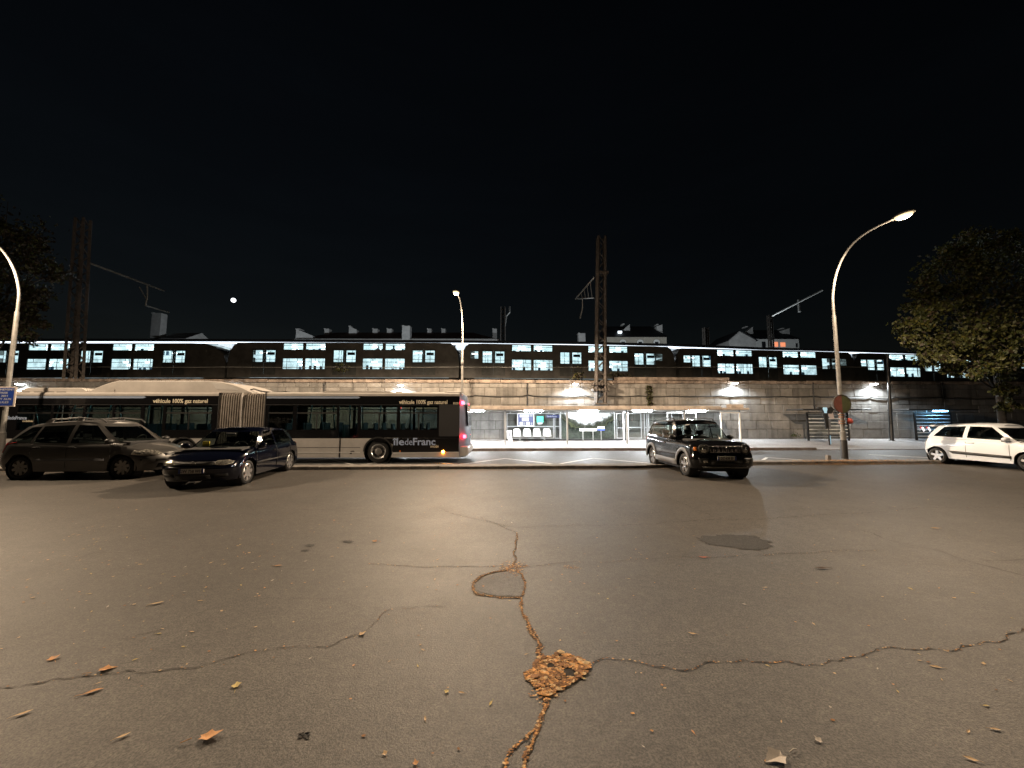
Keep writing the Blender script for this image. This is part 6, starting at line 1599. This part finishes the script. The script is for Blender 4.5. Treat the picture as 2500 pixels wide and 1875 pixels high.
def crack(pts, w0, w1=None, jitter=0.5, fillr=0.0, wide=0.5, z=0.004):
    """ragged crack through picture points of the parking lot, filled with crumbs at fillr per metre"""
    w1 = w0 if w1 is None else w1
    gp = [G(x, y, 0) for x, y in pts]; out = []
    for a, b in zip(gp, gp[1:]):
        n = max(1, int((b - a).length / 0.04)); n = min(n, 140)
        for k in range(n): out.append(a.lerp(b, k / n))
    out.append(gp[-1]); m = len(out); vs = []; ph = LR.uniform(0, 9)
    off = 0
    for i, p in enumerate(out):
        d = (out[min(i + 1, m - 1)] - out[max(i - 1, 0)]); d.z = 0
        d = d.normalized() if d.length > 1e-6 else Vector((1, 0, 0)); q = Vector((-d.y, d.x, 0))
        off = off * 0.82 + LR.gauss(0, 1) * jitter * (0.012 if fillr > 25 else 0.013)
        w = lerp(w0, w1, i / max(1, m - 1)) * LR.choice((0.15, 0.4, 0.6, 0.8, 1.0)) * (0.6 if fillr > 25 else 0.44); c = p + q * off
        vs += [(c.x + q.x * w, c.y + q.y * w, z), (c.x - q.x * w, c.y - q.y * w, z)]
        if fillr and i + 1 < m:
            L_ = (out[i + 1] - p).length
            for _ in range(int(L_ * fillr * 1.9 + LR.random())):
                f = LR.random(); s = LR.gauss(0, wide) * w * 1.0; crumb(p.lerp(out[i + 1], f) + q * (off + s), LR.uniform(0.005, 0.013))
    cracks.add(vs, [(2 * i, 2 * i + 2, 2 * i + 3, 2 * i + 1) for i in range(m - 1)])
crack([(1262, 1300), (1258, 1335), (1255, 1352), (1262, 1366), (1252, 1383)], 0.022, 0.03, fillr=40)
crack([(1240, 1392), (1205, 1398), (1173, 1408), (1156, 1425), (1154, 1442), (1166, 1452), (1208, 1459), (1242, 1461), (1274, 1459)], 0.035, 0.035, 0.3, 130, 0.6)
crack([(1258, 1392), (1274, 1404), (1283, 1420), (1284, 1438), (1276, 1458)], 0.022, 0.03, 0.3, 80)
crack([(1272, 1460), (1272, 1487), (1277, 1501), (1288, 1522), (1295, 1546), (1312, 1563), (1315, 1580), (1312, 1591), (1326, 1608)], 0.032, 0.042, 0.4, 200, 0.6)
crack([(1334, 1702), (1334, 1726), (1326, 1751), (1321, 1775), (1310, 1799), (1300, 1827), (1288, 1855), (1278, 1900)], 0.034, 0.034, 0.4, 220, 0.6)
crack([(1308, 1775), (1284, 1796), (1260, 1820), (1239, 1844), (1228, 1880), (1222, 1900)], 0.012, 0.03, 0.4, 120, 0.6)
crack([(1444, 1617), (1475, 1607), (1520, 1614), (1562, 1615), (1600, 1624), (1658, 1629), (1749, 1616), (1839, 1620), (1929, 1618), (1997, 1622), (2065, 1611), (2155, 1586), (2246, 1586), (2359, 1575), (2449, 1573), (2494, 1539), (2560, 1520)], 0.014, 0.014, 0.8, 16, 1.5)
crack([(1560, 1600), (1640, 1600), (1700, 1597), (1749, 1614)], 0.005, 0.004, 0.6)
crack([(900, 1376), (1035, 1385), (1145, 1384), (1250, 1383)], 0.008, 0.014, 0.6, 10)
crack([(1268, 1380), (1381, 1374), (1520, 1371), (1636, 1362), (1771, 1360), (1884, 1353), (2020, 1347), (2140, 1342)], 0.012, 0.008, 0.8, 5)
crack([(1062, 1241), (1120, 1258), (1175, 1271), (1254, 1288), (1380, 1283), (1500, 1281), (1600, 1280), (1726, 1270), (1816, 1267), (1952, 1261), (2065, 1256), (2178, 1247), (2246, 1240), (2494, 1238), (2600, 1232)], 0.013, 0.013, 1.2, 3)
crack([(1170, 1262), (1240, 1290), (1262, 1300)], 0.012, 0.014, 0.8, 5)
crack([(1608, 1204), (1680, 1236), (1740, 1262), (1780, 1268)], 0.014, 0.01, 1.0)
crack([(2080, 1286), (2178, 1322), (2282, 1344), (2359, 1369), (2449, 1394), (2540, 1420)], 0.012, 0.012, 0.9)
crack([(2400, 1370), (2500, 1366)], 0.008)
crack([(-40, 1690), (0, 1686), (136, 1659), (253, 1647), (362, 1643), (452, 1631), (542, 1610), (620, 1585), (700, 1577), (805, 1577), (881, 1548), (927, 1512), (949, 1489), (1000, 1487), (1090, 1478)], 0.013, 0.007, 0.8, 5, 1.5)
crack([(300, 1560), (400, 1535), (475, 1503), (560, 1478), (633, 1462), (730, 1463), (814, 1466), (881, 1485)], 0.006, 0.005, 0.7)
crack([(60, 1398), (150, 1374), (235, 1350), (310, 1350), (400, 1337)], 0.008, 0.006, 0.8)
crack([(740, 1245), (840, 1243), (1000, 1244)], 0.012, 0.008, 0.8)
crack([(2040, 1440), (2120, 1455), (2180, 1462)], 0.005, 0.004, 0.8)
crack([(1316, 1580), (1330, 1568), (1350, 1570), (1362, 1588), (1350, 1602)], 0.004, 0.004, 0.3)
k = struct('pavement_crack', cracks, 'dirt')
def ground_patch(name, pts, m, z, rag=0.02, sub=5):
    gp = [G(x, y, 0) for x, y in pts]; out = []
    for a, b in zip(gp, gp[1:] + gp[:1]):
        for kk in range(sub):
            q = a.lerp(b, kk / sub); out.append((q.x + LR.uniform(-rag, rag), q.y + LR.uniform(-rag, rag)))
    bm = bmesh.new(); bm.faces.new([bm.verts.new((x, y, z)) for x, y in out]).normal_update(); bmesh.ops.triangulate(bm, faces=bm.faces)
    bmesh.ops.recalc_face_normals(bm, faces=bm.faces)
    me = bpy.data.meshes.new(name); bm.to_mesh(me); bm.free(); me.materials.append(M[m])
    o = bpy.data.objects.new(name, me); C.objects.link(o); return tag(o, kind='structure')
def oval(cx, cy, rx, ry, n=14): return [(cx + rx * math.cos(2 * math.pi * i / n) * (1 + 0.08 * math.sin(3 * i)), cy + ry * math.sin(2 * math.pi * i / n)) for i in range(n)]
ground_patch('asphalt_patch', [(1240, 1396), (1208, 1401), (1176, 1412), (1161, 1428), (1161, 1443), (1210, 1455), (1243, 1457), (1272, 1455), (1279, 1436), (1278, 1420), (1268, 1406), (1254, 1396)], 'patch', 0.004)
ground_patch('damp_patch', [(1707, 1313), (1745, 1306), (1800, 1306), (1840, 1309), (1880, 1322), (1888, 1333), (1876, 1342), (1810, 1340), (1750, 1333), (1712, 1324)], 'damp', 0.004, 0.05)
for cx_, cy_, rx_, ry_ in ((850, 1323, 14, 3), (756, 1332, 12, 3), (744, 1345, 10, 2), (742, 1797, 13, 7)): ground_patch('oil_spot', oval(cx_, cy_, rx_, ry_, 9), 'damp', 0.004, 0.015)
hole = [(1312, 1605), (1333, 1607), (1350, 1601), (1367, 1593), (1392, 1601), (1416, 1607), (1440, 1624), (1435, 1641), (1409, 1664), (1381, 1678), (1357, 1688), (1343, 1702), (1322, 1699), (1308, 1681), (1281, 1657), (1277, 1647), (1302, 1633)]
ground_patch('pothole', hole, 'dirt', 0.005, 0.012, 4)
# crumbled leaves filling the pothole, its mouth and the top of the ring
hg = [G(x, y, 0) for x, y in hole]
def inside(p, poly):
    c = False
    for a, b in zip(poly, poly[1:] + poly[:1]):
        if (a.y > p.y) != (b.y > p.y) and p.x < (b.x - a.x) * (p.y - a.y) / (b.y - a.y) + a.x: c = not c
    return c
xs = [p.x for p in hg]; ys = [p.y for p in hg]; n_done = 0
h1, h2 = G(1389, 1643), G(1345, 1627)
while n_done < 1250:
    p = Vector((LR.uniform(min(xs), max(xs)), LR.uniform(min(ys), max(ys)), 0))
    if inside(p, hg):
        n_done += 1
        if (p - h1).length < 0.045 or (p - h2).length < 0.03: continue
        crumb(p + Vector((0, 0, 0.002)), LR.choice((0.006, 0.008, 0.011, 0.016, 0.016, 0.022) if n_done % 25 else (0.03, 0.04)))
for cx_, cy_, sx, sy, n_ in ((1252, 1386, 0.07, 0.11, 260), (1394, 1386, 0.06, 0.03, 40), (1336, 1694, 0.05, 0.03, 60)):
    c = G(cx_, cy_)
    for _ in range(n_): crumb(c + Vector((LR.gauss(0, sx), LR.gauss(0, sy), 0)), LR.uniform(0.006, 0.015))
# drift of leaves along the median by the lamp post
for _ in range(1500):
    x = LR.triangular(10.6, 17.2, 13.0); u, v = UV(Vector((x, 0, 0))); q = S(x, vm(x) + LR.triangular(-0.25, 0.6, -0.02), 0)
    q.z = 0.10 if UV(q)[1] > vm(x) else 0.004
    crumb(q, LR.uniform(0.02, 0.05))
for _ in range(500): q = S(LR.uniform(-18, 10), VM0 + LR.gauss(-0.08, 0.1), 0); q.z = 0.105 if UV(q)[1] > VM0 else 0.004; crumb(q, LR.uniform(0.01, 0.03))
for _ in range(300):                                  # dry leaves under the shelter bench
    u = LR.uniform(-1.0, 7.5); crumb(S(u, 27.6 + LR.gauss(0, 0.12), 0.17), LR.uniform(0.02, 0.05))
for _ in range(2600):                                  # flecks all over the lot
    crumb(S(LR.triangular(-17, 15, -8), LR.uniform(1.0, 13), 0.0), LR.choice((0.004, 0.006, 0.009, 0.014)))
tag(litter.build('leaf_litter', ['litter_a', 'litter_b', 'litter_c']), kind='stuff')

# ------------------------------------------------------------------ single fallen leaves
def leaf_mesh(kind, seed):
    rnd = random.Random(seed); mb = MB()
    if kind == 'lobed':
        pts = []
        for k in range(15):
            a = -math.pi / 2 + (k + 0.5) / 15 * 2 * math.pi; r = (1.0 if k % 3 == 1 else 0.68) * rnd.uniform(0.85, 1.15) * (0.75 + 0.35 * math.sin(a))
            pts.append((r * math.cos(a) * 0.85, r * math.sin(a)))
    else:
        pts = [(0.32 * math.sin(math.pi * k / 6) * rnd.uniform(0.8, 1.2), -1 + 2 * k / 6) for k in range(7)] + [(-0.32 * math.sin(math.pi * k / 6) * rnd.uniform(0.8, 1.2), 1 - 2 * k / 6) for k in range(1, 6)]
    n = len(pts); c1_, c2_ = rnd.uniform(0.1, 0.35), rnd.uniform(-0.2, 0.3)
    f = lambda x, y: 0.10 + c1_ * x * x + c2_ * y * y * 0.6 + 0.08 * x
    vs = [(0, 0, f(0, 0) - 0.06)] + [(x, y, f(x, y)) for x, y in pts]
    mb.add(vs, [(0, i + 1, (i + 1) % n + 1) for i in range(n)])
    mb.tube([(0, -0.9, f(0, -.9)), (0.04, -1.35, 0.12), (0.02, -1.6, 0.06)], 0.03, 4)
    return mb
M['leaf_orange'] = mat('dry_leaf_orange', (0.62, 0.30, 0.11), 0.7, 0, 0.3, 20)
M['leaf_tan'] = mat('dry_leaf_tan', (0.62, 0.42, 0.22), 0.7, 0, 0.3, 20)
M['leaf_lemon'] = mat('dry_leaf_yellow', (0.62, 0.47, 0.16), 0.7, 0, 0.3, 20)
M['leaf_pale'] = mat('dry_leaf_pale', (0.52, 0.46, 0.40), 0.7, 0, 0.2, 20)
M['leaf_red'] = mat('dry_leaf_red', (0.50, 0.13, 0.06), 0.7, 0, 0.2, 20)
M['leaf_dark'] = mat('dry_leaf_dark', (0.09, 0.055, 0.04), 0.8, 0, 0.3, 20)
def place_leaf(px, py, wpx, m, kind, rot, label, group=None, src=None):
    p = G(px, py, 0.004); s = wpx * 0.43 / FPX * (p - CAMP).length
    if src is None: o = leaf_mesh(kind, int(px * 7 + py)).build('fallen_leaf', m)
    else: o = src.copy(); C.objects.link(o)
    o.location = p; o.scale = (s, s, s); o.rotation_euler = (0, 0, rot); o['kind'] = 'thing'
    return tag(o, label, 'leaf', group)
for q in ((502, 1800, 46, 'leaf_orange', 'lobed', -1.2, 'large orange leaf lying alone near the bottom edge of the lot'),
          (576, 1676, 26, 'leaf_lemon', 'lobed', 0.5, 'yellow lobed leaf lying on the open asphalt'),
          (252, 1635, 32, 'leaf_orange', 'lobed', -1.0, 'orange leaf lying just above the long crack'),
          (130, 1609, 22, 'leaf_orange', 'lobed', 1.0, 'small orange leaf above the long crack near the parked minivan side'),
          (227, 1688, 27, 'leaf_orange', 'oval', -0.9, 'narrow orange leaf lying just below the long crack'),
          (301, 1797, 19, 'leaf_tan', 'oval', -0.8, 'slim tan leaf beside the large orange leaf'),
          (57, 1742, 20, 'leaf_tan', 'oval', -0.8, 'slim tan leaf by the lot edge below the long crack'),
          (1903, 1848, 56, 'leaf_pale', 'lobed', 1.9, 'large pale grey leaf lying at the bottom edge of the lot'),
          (2001, 1810, 19, 'leaf_pale', 'lobed', 0.2, 'small pale leaf beside the large pale grey leaf'),
          (1692, 1787, 12, 'leaf_orange', 'oval', 0.2, 'tiny orange leaf between the pothole and the large pale leaf'),
          (1091, 1687, 17, 'leaf_lemon', 'lobed', 3.0, 'yellow triangular leaf beside the pothole'),
          (1038, 1755, 14, 'leaf_tan', 'oval', 0.3, 'curled tan leaf on the asphalt below the yellow triangular leaf'),
          (1015, 1865, 18, 'leaf_orange', 'lobed', 0.4, 'orange leaf at the very bottom edge near the forked crack'),
          (1716, 1361, 20, 'leaf_red', 'oval', 1.3, 'red leaf lying on the crack by the damp patch'),
          (917, 1322, 18, 'leaf_orange', 'lobed', 1.4, 'bright orange leaf near the small oil spots'),
          (679, 1381, 18, 'leaf_orange', 'oval', -1.3, 'orange leaf lying toward the camera from the navy car'),
          (881, 1549, 22, 'leaf_tan', 'lobed', -0.6, 'ragged tan leaf on the curving crack'),
          (863, 1625, 10, 'leaf_orange', 'lobed', 0.1, 'small orange leaf below the curving crack'),
          (384, 1473, 20, 'leaf_tan', 'oval', -0.9, 'slim tan leaf in the middle of the open asphalt'),
          (1690, 1547, 18, 'leaf_tan', 'oval', 1.2, 'tan leaf on the asphalt above the long ragged crack'),
          (1484, 1462, 8, 'leaf_lemon', 'lobed', 0.3, 'tiny yellow leaf on the clear asphalt near the patch ring'),
          (1817, 1475, 9, 'leaf_pale', 'oval', 0.9, 'tiny pale leaf on clear asphalt below the damp patch'),
          (2283, 1290, 16, 'leaf_tan', 'oval', 1.5, 'slim leaf on the asphalt near the white car'),
          (2370, 1853, 18, 'leaf_tan', 'oval', 1.0, 'slim tan leaf in the dim bottom corner of the lot'),
          (2285, 1628, 18, 'leaf_tan', 'oval', 1.2, 'tan leaf just below the far end of the ragged crack'),
          (2005, 1388, 28, 'leaf_dark', 'oval', 1.5, 'dark twig-like leaf on the asphalt beyond the damp patch'),
          (2028, 1727, 8, 'leaf_pale', 'lobed', 0, 'tiny white leaf on the dim side of the lot'),
          (940, 1841, 16, 'leaf_tan', 'lobed', 0.6, 'crumpled tan leaf at the bottom edge beside the forked crack')):
    place_leaf(*q)
srcs = [leaf_mesh(k, 50 + i).build('fallen_leaf', m) for i, (k, m) in enumerate((('oval', 'leaf_tan'), ('lobed', 'leaf_tan'), ('oval', 'leaf_lemon'), ('lobed', 'leaf_orange'), ('oval', 'leaf_pale')))]
small = 'small dry leaf scattered on the parking lot asphalt'
for o in srcs: o.location = G(random.uniform(100, 700), random.uniform(1250, 1400), 0.004); o.scale = (0.02,) * 3; o['kind'] = 'thing'; tag(o, small, 'leaf', 'small fallen leaves on the asphalt')
for i in range(225):
    if i < 150: px, py = random.triangular(-10, 1100, 200), random.triangular(1190, 1700, 1290)
    else: px, py = random.uniform(1000, 2500), random.triangular(1180, 1850, 1300)
    p = G(px, py); d_ = (p - CAMP).length
    sz = random.choice((0.022, 0.028, 0.034, 0.042, 0.055)) * random.uniform(0.8, 1.2)
    place_leaf(px, py, sz * FPX / d_, None, None, random.uniform(0, 6.28), small, 'small fallen leaves on the asphalt', srcs[random.choices(range(5), (5, 2, 3, 2, 2))[0]])
